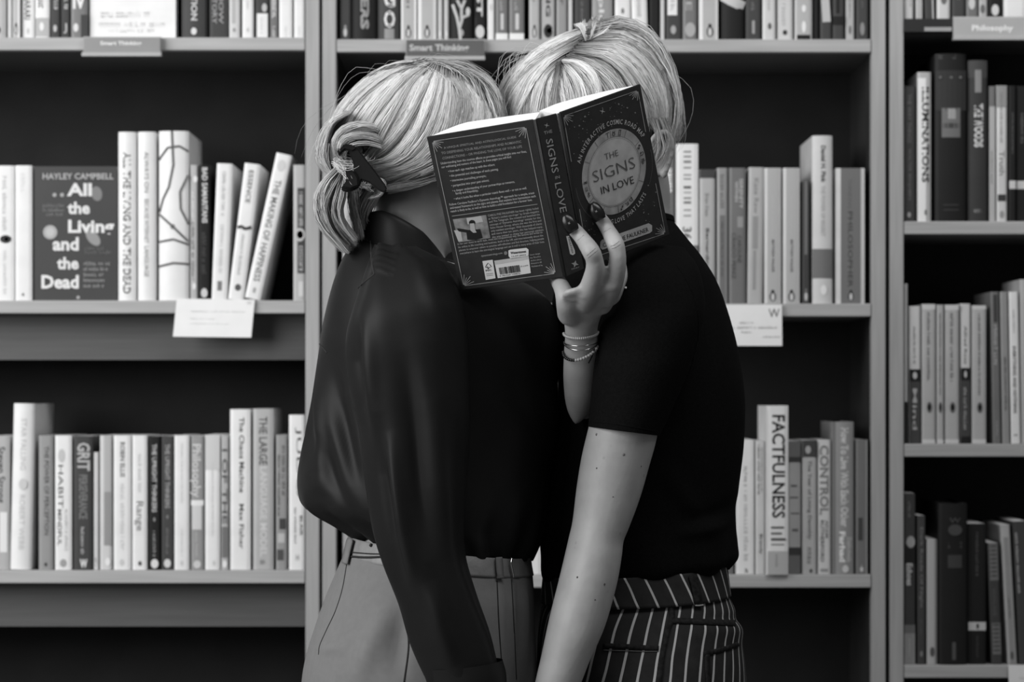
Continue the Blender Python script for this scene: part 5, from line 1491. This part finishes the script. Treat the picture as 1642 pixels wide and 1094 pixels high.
# hair of the second person
shB = (945, 172, 139, 143, YB, .092)
gB = [[(948, 42), (910, 56), (868, 82), (834, 114), (810, 150), (802, 180)],
      [(942, 48), (896, 70), (853, 95), (822, 130), (806, 168), (803, 198)],
      [(934, 60), (886, 84), (846, 114), (825, 150), (814, 178), (812, 205)],
      [(916, 78), (872, 102), (846, 134), (834, 165), (828, 190), (828, 212)],
      [(902, 94), (872, 116), (856, 145), (849, 175), (846, 195), (846, 215)],
      [(892, 104), (874, 128), (866, 155), (862, 180), (862, 200), (864, 218)],
      [(893, 105), (884, 130), (882, 155), (882, 180), (884, 200), (886, 218)],
      [(897, 101), (900, 124), (904, 150), (906, 175), (906, 195), (906, 215)],
      [(905, 96), (926, 108), (942, 128), (950, 152), (948, 176), (940, 205)],
      [(912, 88), (950, 98), (978, 118), (998, 146), (1008, 172), (1012, 200)],
      [(922, 80), (970, 86), (1005, 108), (1030, 142), (1044, 172), (1048, 200)],
      [(932, 68), (990, 70), (1034, 98), (1058, 140), (1066, 180), (1062, 214)],
      [(940, 58), (1004, 50), (1052, 84), (1078, 138), (1082, 186), (1074, 226)],
      [(944, 46), (992, 29), (1040, 46), (1072, 100), (1086, 162), (1082, 214)]]
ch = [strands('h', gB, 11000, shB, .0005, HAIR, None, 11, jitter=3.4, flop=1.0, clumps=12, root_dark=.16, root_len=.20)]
tuft = [[(940, 64), (934, 52), (928, 42), (921, 37)], [(944, 64), (944, 50), (946, 38), (944, 32)], [(948, 62), (956, 50), (962, 40), (962, 33)], [(952, 60), (966, 50), (980, 42), (990, 36)]]
ch.append(strands('h', tuft, 600, shB, .0004, HAIR, None, 12, jitter=2, clumps=6, root_dark=.4, root_len=.25, mirror=False))
swirl = [[(900, 98), (924, 100), (944, 114), (954, 140), (950, 170), (946, 195)], [(906, 96), (932, 102), (954, 122), (962, 148), (956, 178), (952, 195)]]
ch.append(strands('h', swirl, 800, shB, .00048, HAIR, None, 13, jitter=2, clumps=4, root_dark=.6, mirror=False, lift=(.004, .012), base=1.1))
npB = [g3([(1068, 190, 0), (1076, 215, 0), (1074, 240, 0), (1066, 262, .0), (1058, 275, .0)], YB - .03), g3([(1040, 190, 0), (1052, 215, 0), (1056, 232, 0), (1052, 245, .0), (1044, 256, .0)], YB - .07)]
ch.append(strands('h', npB, 380, shB, .00042, HAIR, None, 14, depth=.018, mirror=False, jitter=3, clumps=6, base=.62))
flyB = [g3([(900, 80, 0), (850, 84, 0), (818, 100, 0), (806, 140, 0), (795, 170, .0)], YB), g3([(880, 86, 0), (838, 80, 0), (815, 95, 0), (800, 130, 0), (790, 160, .0)], YB - .03),
        g3([(1050, 90, 0), (1080, 130, 0), (1096, 180, 0), (1094, 220, 0), (1080, 250, .0)], YB), g3([(1060, 110, 0), (1090, 150, 0), (1100, 190, 0), (1098, 215, 0), (1090, 235, .0)], YB)]
ch.append(strands('h', flyB, 40, shB, .00022, HAIR, None, 15, depth=.03, mirror=False, jitter=6, clumps=14, root_dark=.8))
hairB = hair_object('hair', ch, HAIR, personB)
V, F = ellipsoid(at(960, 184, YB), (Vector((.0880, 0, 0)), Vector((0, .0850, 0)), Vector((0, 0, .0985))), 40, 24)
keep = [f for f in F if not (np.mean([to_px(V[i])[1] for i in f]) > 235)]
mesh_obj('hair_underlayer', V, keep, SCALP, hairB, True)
# ------------------------------------------------------------------ the open book held up by its spine
BK = empty('open_book', at(920, 437, -.82))
tag(BK, 'open dark hardcover held up in front of the two faces', 'book')
B0 = Vector(BK.location)
COVER = mat(.028, rough=.5, spec=.3, grain=.12, scale=80, key='dark_cloth_cover', bump=.05, bscale=900)
FOIL = mat(.36, rough=.35, spec=.5, grain=.05)
PRINT = mat(.50, rough=.6, spec=.2, grain=.0)
DISC = mat(.46, rough=.4, spec=.4, grain=.12, scale=60)
DARKINK = mat(.03, rough=.6, spec=.2, grain=0)

def sub(o):                                    # move geometry into the book's own frame
    o.data.transform(Matrix.Translation(-B0)); o.parent = BK
    return o
def slab(name, quad, th, m):
    """quad TL, TR, BR, BL outer face; thickness grows away from the camera side"""
    n_ = (quad[1] - quad[0]).cross(quad[3] - quad[0]).normalized()
    if n_.y < 0: n_ = -n_
    V = list(quad) + [p + n_*th for p in quad]
    bm = bmesh.new()
    vs_ = [bm.verts.new(v) for v in V]
    for f in ((0, 3, 2, 1), (4, 5, 6, 7), (0, 1, 5, 4), (1, 2, 6, 5), (2, 3, 7, 6), (3, 0, 4, 7)): bm.faces.new([vs_[i] for i in f])
    bmesh.ops.recalc_face_normals(bm, faces=bm.faces)
    bmesh.ops.bevel(bm, geom=list(bm.edges), offset=.0007, segments=2, affect='EDGES')
    me = bpy.data.meshes.new(name); bm.to_mesh(me); bm.free(); me.materials.append(m)
    return sub(link(bpy.data.objects.new(name, me))), n_
hl = lambda a, b, f: a.lerp(b, f)
gap = .012
backc, nL = slab('back_cover', [cTL, hl(cTL, sTL, 1 - gap*2.0), hl(cBL, sBL, 1 - gap*2.0), cBL], .0026, COVER)
frontc, nR = slab('front_cover', [hl(dTR, sTR, 1 - gap*3.0), dTR, dBR, hl(dBR, sBR, 1 - gap*3.0)], .0026, COVER)
spine, nS = slab('spine', [sTL, sTR, cast(plS, 937, 431), sBL], .0022, COVER)
def groove(a0, a1, b0, b1, nm):
    # soft hinge joint between board and spine, a shallow trough
    V, F = [], []
    for (p, q) in ((a0, b0), (a1, b1)):
        for k in range(7):
            f = k/6
            m_ = p.lerp(q, f); m_.y += .0018*math.sin(f*math.pi) + .0003
            V.append(m_)
    for k in range(6): F.append((k, k+1, 8 + k, 7 + k))
    o = mesh_obj(nm, V, F, COVER, None, True); sub(o)
    sd_ = o.modifiers.new('thickness', 'SOLIDIFY'); sd_.thickness = .0015; sd_.offset = -1
groove(hl(cTL, sTL, 1 - gap*2.2), hl(cBL, sBL, 1 - gap*2.2), sTL, sBL, 'hinge_joint')
groove(sTR, sBR, hl(dTR, sTR, 1 - gap*3.2), hl(dBR, sBR, 1 - gap*3.2), 'hinge_joint')
# page blocks: fanned sheets, thick at the spine side and thinning to the fore edge
def pages(name, oT, oB, iT, iB, n_, prof):
    """o = outer (fore) edge corners of the board, i = spine side"""
    V, F = [], []
    K_ = 14
    rows = []
    for (o_p, i_p, ins) in ((oT, iT, .012), (oB, iB, .012)):
        near, far = [], []
        other_o, other_i = (oB, iB) if o_p is oT else (oT, iT)
        for k in range(K_ + 1):
            f = k/K_
            p = i_p.lerp(o_p, .02 + .95*f)
            q = other_i.lerp(other_o, .02 + .95*f)
            p = p.lerp(q, ins*1.0)
            near.append(p + n_*.0030)
            th = float(np.interp(f, [0, .25, .5, .75, .9, 1], prof))
            far.append(p + n_*(.0032 + th))
        rows.append((near, far))
    for near, far in rows: V += near + far
    m_ = K_ + 1
    for k in range(K_):
        F.append((k, k+1, m_ + k+1, m_ + k))                                  # top edge
        F.append((2*m_ + k+1, 2*m_ + k, 3*m_ + k, 3*m_ + k+1))                # bottom edge
        F.append((m_ + k, m_ + k+1, 3*m_ + k+1, 3*m_ + k))                    # far page
        F.append((k+1, k, 2*m_ + k, 2*m_ + k+1))
    F.append((m_ - 1, 3*m_ - 1, 4*m_ - 1, 2*m_ - 1)); F.append((0, m_, 3*m_, 2*m_))
    bm = bmesh.new(); vs_ = [bm.verts.new(v) for v in V]
    for f in F: bm.faces.new([vs_[i] for i in f])
    bmesh.ops.recalc_face_normals(bm, faces=bm.faces)
    me = bpy.data.meshes.new(name); bm.to_mesh(me); bm.free(); me.materials.append(mat(.78, rough=.85, spec=.1, grain=.04, scale=200))
    return sub(link(bpy.data.objects.new(name, me)))
pages('page_block', cTL, cBL, sTL, sBL, nL, (.026, .030, .032, .034, .020, .006))
pages('page_block', dTR, dBR, sTR, sBR, nR, (.030, .034, .028, .020, .012, .007))

# flat print on the covers -------------------------------------------------
def lay(name, polys, pl, m, parent, lift=.00045):
    """polys: list of (frame-pixel points, faces)"""
    a, n_ = pl
    if n_.y > 0: n_ = -n_
    V, F = [], []
    for P, fc in polys:
        i = len(V); V += [cast(pl, x, y) + n_*lift for x, y in P]; F += [tuple(i + q for q in f) for f in fc]
    if not F: return None
    o = mesh_obj(name, V, F, m, None); sub(o); 
    o.parent = parent; o.matrix_parent_inverse = Matrix.Identity(4)
    return o
def line_text(s, p0, p1, hvec, bold=.01, fit=True):
    P, F, w_ = text_polys(s, bold=bold, res=2)
    p0, p1, hv = np.array(p0, float), np.array(p1, float), np.array(hvec, float)
    if not fit:
        L_ = np.linalg.norm(p1 - p0); p1 = p0 + (p1 - p0)/L_*w_*np.linalg.norm(hv)
    return [p0 + (p1 - p0)*x + hv*y for x, y in P], F
def stroke(pts, w_):
    P, F = [], []
    pts = [np.array(p, float) for p in pts]
    for k, p in enumerate(pts):
        d = (pts[k+1] - p) if k == 0 else (p - pts[k-1])
        d /= np.linalg.norm(d) + 1e-9
        n_ = np.array([-d[1], d[0]])*w_/2
        P += [p - n_, p + n_]
    for k in range(len(pts) - 1): F.append((2*k, 2*k+2, 2*k+3, 2*k+1))
    return P, F
def quadpx(a, b, c, d): return [a, b, c, d], [(0, 1, 2, 3)]
Z3 = lambda x, y: (670 + x/3.646, 180 + y/3.646)       # coordinates read off an enlarged view
Z4 = lambda x, y: (840 + x/3.216, 120 + y/3.216)
UPL = (-.20, -.98)
def up(h_): return (UPL[0]*h_, UPL[1]*h_)
# back cover frame
pol = []
fr = [Z3(85, 170), Z3(632, 86), Z3(805, 942), Z3(268, 1015)]
for i in range(4):
    a, b = np.array(fr[i]), np.array(fr[(i+1) % 4])
    pol.append(stroke([a + (b - a)*.13, b - (b - a)*.13] if i % 2 == 0 else [a + (b - a)*.08, b - (b - a)*.08], .9))
def corner_rays(c, dirs, L_):
    out = []
    for a, f in dirs:
        out.append(stroke([np.array(c) + np.array((math.cos(a), math.sin(a)))*2, np.array(c) + np.array((math.cos(a), math.sin(a)))*L_*f], .9))
    return out
def rays(c, ax, ay, L_=19):
    """fan of five rays between the two frame directions"""
    a0, a1 = math.atan2(ax[1], ax[0]), math.atan2(ay[1], ay[0])
    while a1 - a0 > math.pi: a1 -= 2*math.pi
    while a1 - a0 < -math.pi: a1 += 2*math.pi
    return corner_rays(c, [(a0 + (a1 - a0)*f, l_) for f, l_ in ((0, 1.1), (.16, .95), (.34, .75), (.5, 1.0), (.66, .75), (.84, .95), (1, 1.1))], L_)
def vec(a, b): return (b[0] - a[0], b[1] - a[1])
lay('foil_frame', pol, plL, FOIL, backc)
for i in range(4):
    lay('corner_rays', rays(fr[i], vec(fr[i], fr[(i+1) % 4]), vec(fr[i], fr[i-1])), plL, FOIL, backc)
lay('foil_rule', [stroke([Z3(200, 607), Z3(700, 537)], .8)], plL, FOIL, backc)
pol = []
for s, a, b in (('A UNIQUE SPIRITUAL AND ASTROLOGICAL GUIDE', (154, 216), (577, 152)), ('TO DEEPENING YOUR RELATIONSHIPS AND ROMANTIC', (140, 246), (607, 178)), ('CONNECTIONS – OR FINDING THE LOVE OF YOUR LIFE', (146, 276), (611, 206))):
    pol.append(line_text(s, Z3(*a), Z3(*b), up(3.9), .004))
lay('headline', pol, plL, mat(.30, rough=.5, grain=0), backc)
pol = []
for s, a, b in (('Understanding how the cosmos affects us provides critical insight into our lives,', (135, 305), (637, 234)), ('our well-being and matters of the heart. In these pages you will find:', (139, 327), (548, 266)),
                ('• how each sign matches up with the others;', (180, 351), (452, 311)), ('• the potential and challenges of each pairing;', (187, 378), (471, 338)), ('• interactive journalling prompts;', (192, 406), (400, 377)),
                ('• perspective into your past unions;', (198, 436), (418, 403)), ('• a deeper understanding of your partnerships as romance,', (205, 465), (568, 411)), ('family and friendship;', (222, 481), (355, 462)),
                ('• what it looks like when a particular match flows well – or not so well.', (213, 512), (638, 448)),
                ('Follow Carolyne Faulkner’s Dynamic Astrology™ approach for a simple, tried-', (186, 546), (684, 476)), ('and-tested framework to the signs and planets that explains how harmonious each', (190, 566), (690, 495)), ('match is likely to be, as well as how to build a solid foundation for a forever love.', (194, 586), (670, 517))):
    pol.append(line_text(s, Z3(*a), Z3(*b), up(3.6), .006))
lay('blurb', pol, plL, PRINT, backc)
pol = []
bio = ['CAROLYNE FAULKNER has been rightly hailed', 'as ‘Britain’s coolest astrologer’ by Grazia magazine', 'and The Telegraph. She created and launched the', 'concept of ‘Dynamic Astrology’ initially for the', 'Soho House Group, where she was the first and', 'only resident astrologer. With thousands of clients', 'and more than ten years, she has helped many,', 'she was invited to share her personal wisdom']
for k, s in enumerate(bio):
    a = (411 + 3.6*k, 610 + 18.0*k); b = (706 + 4.2*k, 566 + 18.0*k)
    pol.append(line_text(s, Z3(*a), Z3(*b), up(3.3), .004))
bio2 = ['in her own down to earth style, every and compassionate way. She lectures and writes on', 'be online in life coaching and business, both in the UK and internationally about the', 'planets to empower others to practise self-reflection and find direction, helping people', 'everywhere to learn the astrological language and use it well in many areas of their lives.']
for k, s in enumerate(bio2):
    a = (234 + 4.5*k, 776 + 18.5*k); b = (730 + 4.0*k, 706 + 18.5*k)
    pol.append(line_text(s, Z3(*a), Z3(*b), up(3.3), .004))
pol.append(line_text('dynamicastrology.com', Z3(372, 845), Z3(495, 827), up(3.0), .004))
for k in range(5):
    pol.append(line_text(['Cover design', 'by Studio', 'Author photo', 'Printed in UK', 'Published by'][k], Z3(655 + 3*k, 838 + 17*k), Z3(715 + 4*k, 829 + 17*k), up(2.4), .0))
lay('biography', pol, plL, mat(.36, rough=.6, grain=0), backc)
# author picture, flat print
lay('author_photo', [quadpx(Z3(205, 626), Z3(400, 600), Z3(425, 735), Z3(240, 760))], plL, mat(.22, rough=.5, grain=.5, scale=90), backc, .0004)
lay('photo_wall_light', [quadpx(Z3(285, 618), Z3(370, 606), Z3(382, 640), Z3(292, 655)), quadpx(Z3(212, 690), Z3(250, 690), Z3(262, 752), Z3(238, 756))], plL, mat(.45, rough=.5), backc, .0005)
def blob(cx, cy, rx, ry, n=16): return [Z3(cx + rx*math.cos(2*math.pi*k/n), cy + ry*math.sin(2*math.pi*k/n)) for k in range(n)], [tuple(range(n))]
lay('photo_figure_clothes', [([Z3(*q) for q in ((290, 745), (285, 705), (300, 688), (335, 685), (365, 682), (380, 735), (340, 746))], [tuple(range(7))]), ([Z3(*q) for q in ((228, 680), (240, 678), (300, 688), (296, 705), (240, 696))], [tuple(range(5))]), blob(318, 645, 19, 16)], plL, mat(.012, rough=.5), backc, .0006)
lay('photo_figure_hair', [([Z3(*q) for q in ((305, 650), (330, 648), (338, 690), (345, 702), (325, 704), (308, 690))], [tuple(range(6))])], plL, mat(.42, rough=.5), backc, .0007)
# stickers and barcode
STK = mat(.68, rough=.5, spec=.3, grain=.02)
lay('price_sticker', [([Z3(*q) for q in ((530, 808), (540, 803), (635, 792), (648, 802), (648, 832), (640, 845), (545, 858), (531, 840))], [tuple(range(8))])], plL, STK, backc, .0006)
lay('sticker_text', [line_text('Waterstones', Z3(544, 830), Z3(634, 819), up(4.2), .03), line_text('12.07.2023', Z3(550, 846), Z3(632, 836), up(2.2), .01)], plL, DARKINK, backc, .0008)
lay('round_mark', [blob(514, 823, 10, 11)], plL, mat(.2, rough=.5), backc)
lay('forest_label', [quadpx(Z3(378, 870), Z3(438, 862), Z3(455, 970), Z3(398, 980))], plL, STK, backc)
lay('forest_label_print', [stroke([Z3(*q) for q in ((396, 905), (404, 890), (412, 880), (424, 893), (430, 903), (418, 906), (412, 915))], 1.0), stroke([Z3(*q) for q in ((396, 905), (404, 908), (409, 902))], 1.0), stroke([Z3(408, 900), Z3(411, 916)], 1), line_text('FSC', Z3(398, 930), Z3(432, 925), up(2.6), .02), stroke([Z3(400, 945), Z3(440, 940)], .5), stroke([Z3(402, 955), Z3(440, 950)], .5)], plL, DARKINK, backc, .0007)
lay('barcode_label', [quadpx(Z3(447, 868), Z3(648, 838), Z3(661, 940), Z3(468, 970))], plL, STK, backc)
lay('barcode_header', [quadpx(Z3(447, 868), Z3(648, 838), Z3(651, 858), Z3(451, 890))], plL, mat(.5, rough=.5), backc, .0006)
pol = []
rr = random.Random(5); x = 474.0
while x < 590:
    ww = rr.choice((1.6, 2.4, 4.0, 5.0))
    t0, t1 = (x - 474)/116, (x + ww - 474)/116
    pol.append(quadpx(Z3(x, 908 - 16*t0), Z3(x + ww, 908 - 16*t1), Z3(x + ww + 8, 948 - 16*t1), Z3(x + 8, 948 - 16*t0))); x += ww + rr.choice((1.6, 2.4, 3.6))
pol.append(line_text('9 781529 149876', Z3(480, 962), Z3(600, 944), up(2.4), .0))
pol.append(line_text('UK £14.99', Z3(600, 905), Z3(645, 898), up(2.2), .0))
lay('barcode', pol, plL, DARKINK, backc, .0008)

# spine ------------------------------------------------------------
US = (-.187, -.982)
def ups(h_): return (US[0]*h_, US[1]*h_)
RX = (.96, -.27)
pol = [line_text('THE', Z4(105, 308), Z4(147, 297), ups(5.0), .0), line_text('IN', Z4(163, 538), Z4(185, 532), ups(4.6), .0)]
pol.append(line_text('SIGNS', Z4(112, 334), Z4(146, 508), (10.5, -2.6), .0))
pol.append(line_text('LOVE', Z4(158, 560), Z4(188, 712), (10.5, -2.6), .0))
def star4(c, L_, w_=.22):
    P = []
    for k in range(8):
        r_ = L_ if k % 2 == 0 else L_*w_
        a = k*math.pi/4 + .2
        P.append((c[0] + r_*math.sin(a), c[1] - r_*math.cos(a)))
    return P, [tuple(range(8))]
lay('spine_star', [star4(Z4(117, 260), 4.6)], plS, FOIL, spine, .0006)
lay('publisher_mark', [star4(Z4(263, 975), 6.0, .4), line_text('EBURY', Z4(246, 1005), Z4(286, 994), ups(2.0), .0)], plS, FOIL, spine, .0006)
lay('spine_lettering', pol, plS, FOIL, spine, .0006)
lay('author_plate', [([Z4(*q) for q in ((218, 832), (232, 830), (262, 905), (264, 922), (252, 930), (238, 924))], [tuple(range(6))])], plS, STK, spine, .0005)
lay('plate_lettering', [line_text('FAULKNER', Z4(226, 838), Z4(247, 922), (2.6, -.7), .0)], plS, DARKINK, spine, .0008)

# front cover ---------------------------------------------------------
a_, n_ = plR
E1 = (dTR - sTR).normalized(); E2 = -(E1.cross(n_)).normalized()
if E2.z < 0: E2 = -E2
CC = cast(plR, *Z4(465, 500))
def pl2(x, y): return CC + E1*x + E2*y
def plane_xy(p): return ((p - CC).dot(E1), (p - CC).dot(E2))
nOut = n_ if n_.y < 0 else -n_
def flat(name, polys, m, lift=.00045):
    V, F = [], []
    for P, fc in polys:
        i = len(V); V += [pl2(*q) + nOut*lift for q in P]; F += [tuple(i + q for q in f) for f in fc]
    o = mesh_obj(name, V, F, m, None); sub(o); o.parent = frontc
    return o
ex = plane_xy(cast(plR, *Z4(470, 287))); Rd = math.hypot(*ex)
Rd = (Rd + math.hypot(*plane_xy(cast(plR, *Z4(634, 490)))))/2
def circ(r_, n=64): return [(r_*math.cos(2*math.pi*k/n), r_*math.sin(2*math.pi*k/n)) for k in range(n)], [tuple(range(n))]
def ring_strip(r_, w_, a0, a1, n=64):
    P, F = [], []
    for k in range(n + 1):
        a = a0 + (a1 - a0)*k/n
        P += [((r_ - w_/2)*math.cos(a), (r_ - w_/2)*math.sin(a)), ((r_ + w_/2)*math.cos(a), (r_ + w_/2)*math.sin(a))]
    for k in range(n): F.append((2*k, 2*k+2, 2*k+3, 2*k+1))
    return P, F
flat('zodiac_wheel', [circ(Rd)], mat(.34, rough=.4, grain=.25, scale=70))
flat('title_disc', [circ(Rd*.80)], DISC, .0006)
flat('wheel_lines', [ring_strip(Rd*.82, .0003, 0, 6.2832), ring_strip(Rd*.78, .0002, 0, 6.2832)] + [([(Rd*.83*math.cos(a), Rd*.83*math.sin(a)), (Rd*.99*math.cos(a), Rd*.99*math.sin(a)), (Rd*.99*math.cos(a + .012), Rd*.99*math.sin(a + .012)), (Rd*.83*math.cos(a + .012), Rd*.83*math.sin(a + .012))], [(0, 1, 2, 3)]) for a in [i*math.pi/6 for i in range(12)]], mat(.12, rough=.5), .0008)
flat('halo_lines', [ring_strip(Rd*1.2, .0004, math.radians(205), math.radians(262)), ring_strip(Rd*1.2, .0004, math.radians(-30), math.radians(10)), ring_strip(Rd*1.2, .0004, math.radians(182), math.radians(205))], mat(.14, rough=.4))
# zodiac signs drawn as small strokes round the wheel
def gly(kind):
    c = lambda x, y, r_, a0, a1, n=10: [(x + r_*math.cos(math.radians(a0 + (a1 - a0)*k/n)), y + r_*math.sin(math.radians(a0 + (a1 - a0)*k/n))) for k in range(n + 1)]
    return {0: [c(-.3, .4, .3, 180, 0), c(.3, .4, .3, 180, 0), [(0, .4), (0, -.7)]], 1: [c(0, -.25, .45, 0, 360), c(0, .65, .45, 200, 340)],
            2: [[(-.3, -.6), (-.3, .6)], [(.3, -.6), (.3, .6)], [(-.5, .7), (.5, .7)], [(-.5, -.7), (.5, -.7)]], 3: [c(-.3, .2, .22, 0, 360), c(.3, -.2, .22, 0, 360), c(0, 0, .55, 60, 170), c(0, 0, .55, 240, 350)],
            4: [c(-.3, -.2, .25, 0, 360), c(.05, .3, .4, 180, -10), [(.45, .25), (.3, -.6), (.55, -.6)]], 5: [[(-.6, .5), (-.6, -.5)], [(-.6, .3), (-.3, .5), (-.2, -.5)], [(-.2, .3), (.1, .5), (.2, -.5)], c(.35, .0, .3, 90, -120)],
            6: [[(-.6, -.5), (.6, -.5)], [(-.6, -.2), (-.25, -.2)], c(0, .1, .38, 230, -50), [(.25, -.2), (.6, -.2)]], 7: [[(-.6, .5), (-.6, -.5)], [(-.6, .3), (-.3, .5), (-.2, -.5)], [(-.2, .3), (.1, .5), (.2, -.4), (.6, -.5)]],
            8: [[(-.6, -.6), (.6, .6)], [(.1, .6), (.6, .6), (.6, .1)], [(-.4, .1), (.1, -.4)]], 9: [[(-.6, .5), (-.4, -.4), (-.1, .5), (.1, -.3)], c(.3, -.2, .25, 0, 360)],
            10: [[(-.6, .2), (-.3, .45), (-.1, .2), (.2, .45), (.4, .2), (.6, .4)], [(-.6, -.3), (-.3, -.05), (-.1, -.3), (.2, -.05), (.4, -.3), (.6, -.1)]], 11: [c(-.7, 0, .6, -60, 60), c(.7, 0, .6, 120, 240), [(-.3, 0), (.3, 0)]]}[kind]
def stroke2(pts, w_):
    P, F = [], []
    for k, p in enumerate(pts):
        d = np.array(pts[k+1] if k == 0 else p) - np.array(p if k == 0 else pts[k-1]); d = d/(np.linalg.norm(d) + 1e-9)
        nn = np.array([-d[1], d[0]])*w_/2
        P += [tuple(np.array(p) - nn), tuple(np.array(p) + nn)]
    for k in range(len(pts) - 1): F.append((2*k, 2*k+2, 2*k+3, 2*k+1))
    return P, F
pol = []
for gq, ang in enumerate((96, 84, 72, 24, 12, 0, -62, -72, -82, 200, 190, 180)):
    a = math.radians(ang); cx_, cy_ = Rd*.905*math.cos(a), Rd*.905*math.sin(a)
    ca_, sa_ = math.cos(a - math.pi/2), math.sin(a - math.pi/2)
    for st in gly(gq):
        pol.append(stroke2([(cx_ + .0042*(x*ca_ - y*sa_), cy_ + .0042*(x*sa_ + y*ca_)) for x, y in st], .0007))
flat('zodiac_signs', pol, DARKINK, .0009)
lay('title', [line_text('SIGNS', Z4(358, 556), Z4(574, 478), (-3.2, -17.5), -.012), line_text('THE', Z4(417, 438), Z4(486, 415), (-1.9, -9.2), -.006)], plR, mat(.10, rough=.4, grain=0), frontc, .0011)
lay('title', [line_text('IN LOVE', Z4(399, 616), Z4(567, 558), (-2.4, -11.6), -.002)], plR, mat(.03, rough=.4, grain=0), frontc, .0011)
def arc_text(s, r_, a0, a1, h_, inward=False, bold=.005):
    """letters one by one along a circle"""
    adv = []
    for ch_ in s:
        adv.append(.55 if ch_ == ' ' else text_polys(ch_, bold, 2)[2] + .22)
    tot = sum(adv); out = []; pos = 0
    for ch_, w_ in zip(s, adv):
        mid = a0 + (a1 - a0)*(pos + (w_ - .22)/2)/tot; pos += w_
        if ch_ == ' ': continue
        P, F, gw = text_polys(ch_, bold, 2)
        sc = abs(a1 - a0)*r_/tot
        Q = []
        for x, y in P:
            lx, ly = (x - .5)*gw*sc, y*h_
            if not inward:
                rr_ = r_ + ly; Q.append((rr_*math.cos(mid) + lx*math.sin(mid), rr_*math.sin(mid) - lx*math.cos(mid)))
            else:
                rr_ = r_ - ly; Q.append((rr_*math.cos(mid) - lx*math.sin(mid), rr_*math.sin(mid) + lx*math.cos(mid)))
        out.append((Q, F))
    return out
pa = plane_xy(cast(plR, *Z4(275, 455))); pb = plane_xy(cast(plR, *Z4(610, 330)))
A0, A1 = math.atan2(pa[1], pa[0]) % (2*math.pi), math.atan2(pb[1], pb[0]) % (2*math.pi)
R0 = Rd*1.10
pc = plane_xy(cast(plR, *Z4(632, 612))); A3 = math.atan2(pc[1], pc[0]); pd_ = plane_xy(cast(plR, *Z4(420, 748))); A2 = math.atan2(pd_[1], pd_[0])
if A3 < A2: A3 += 2*math.pi
span = A3 - A2
flat('subtitle', arc_text('AN INTERACTIVE COSMIC ROAD MAP', R0, A0, A1, .0055), mat(.5, rough=.5, grain=0))
flat('subtitle', arc_text('FINDING LOVE THAT LASTS', Rd*1.22, A3 - span*23/20.0, A3, .0055, True), mat(.5, rough=.5, grain=0))
# frame, corner rays, stars and author plate on the front
fr = [Z4(203, 213), Z4(586, 80), Z4(728, 818), Z4(330, 950)]
pol = []
def part_line(a, b, f0, f1): a, b = np.array(a), np.array(b); return stroke([a + (b - a)*f0, a + (b - a)*f1], .9)
pol += [part_line(fr[0], fr[1], .12, .9), part_line(fr[1], fr[2], .06, .29), part_line(fr[1], fr[2], .65, .95), part_line(fr[0], fr[3], .06, .32), part_line(fr[0], fr[3], .65, .9), part_line(fr[3], fr[2], .1, .9)]
for i in (0, 1, 2): lay('corner_rays', rays(fr[i], vec(fr[i], fr[(i+1) % 4]), vec(fr[i], fr[i-1]), 17), plR, FOIL, frontc)
lay('foil_frame', pol, plR, FOIL, frontc)
rs = random.Random(11); pol = []
def qd(x, y, r_): return [Z4(x + r_*math.cos(k*math.pi/3), y + r_*math.sin(k*math.pi/3)) for k in range(6)], [tuple(range(6))]
for s_ in ((404, 188, 16), (314, 215, 8), (285, 262, 7), (488, 150, 7), (532, 170, 7), (573, 195, 6), (335, 800, 6), (640, 570, 6), (680, 605, 6)):
    P, F = star4(Z4(s_[0], s_[1]), s_[2]/3.216); pol.append((P, F))
for k in range(46):
    f_, g_ = rs.uniform(.05, .95), rs.uniform(.03, .22)
    base = np.array(fr[0])*(1 - f_) + np.array(fr[1])*f_; dn = np.array(fr[3]) - np.array(fr[0])
    c = base + dn*g_*(1.0 if .2 < f_ < .8 else 1.4); x, y = (c[0] - 840)*3.216, (c[1] - 120)*3.216
    pol.append(qd(x, y, rs.choice((1.2, 1.6, 2.2))))
for k in range(26):
    f_, g_ = rs.choice((rs.uniform(.02, .2), rs.uniform(.8, .97))), rs.uniform(.72, .9)
    base = np.array(fr[0])*(1 - f_) + np.array(fr[1])*f_; dn = np.array(fr[3]) - np.array(fr[0])
    c = base + dn*g_; x, y = (c[0] - 840)*3.216, (c[1] - 120)*3.216
    pol.append(qd(x, y, rs.choice((1.2, 1.6, 2.2))))
lay('foil_stars', pol, plR, FOIL, frontc)
lay('author_plate', [([Z4(*q) for q in ((392, 862), (402, 850), (642, 765), (660, 776), (660, 806), (648, 816), (404, 902), (392, 892))], [tuple(range(8))])], plR, DISC, frontc, .0005)
lay('author_lettering', [line_text('CAROLYNE FAULKNER', Z4(408, 890), Z4(642, 806), (-1.4, -6.6), .002)], plR, DARKINK, frontc, .0008)
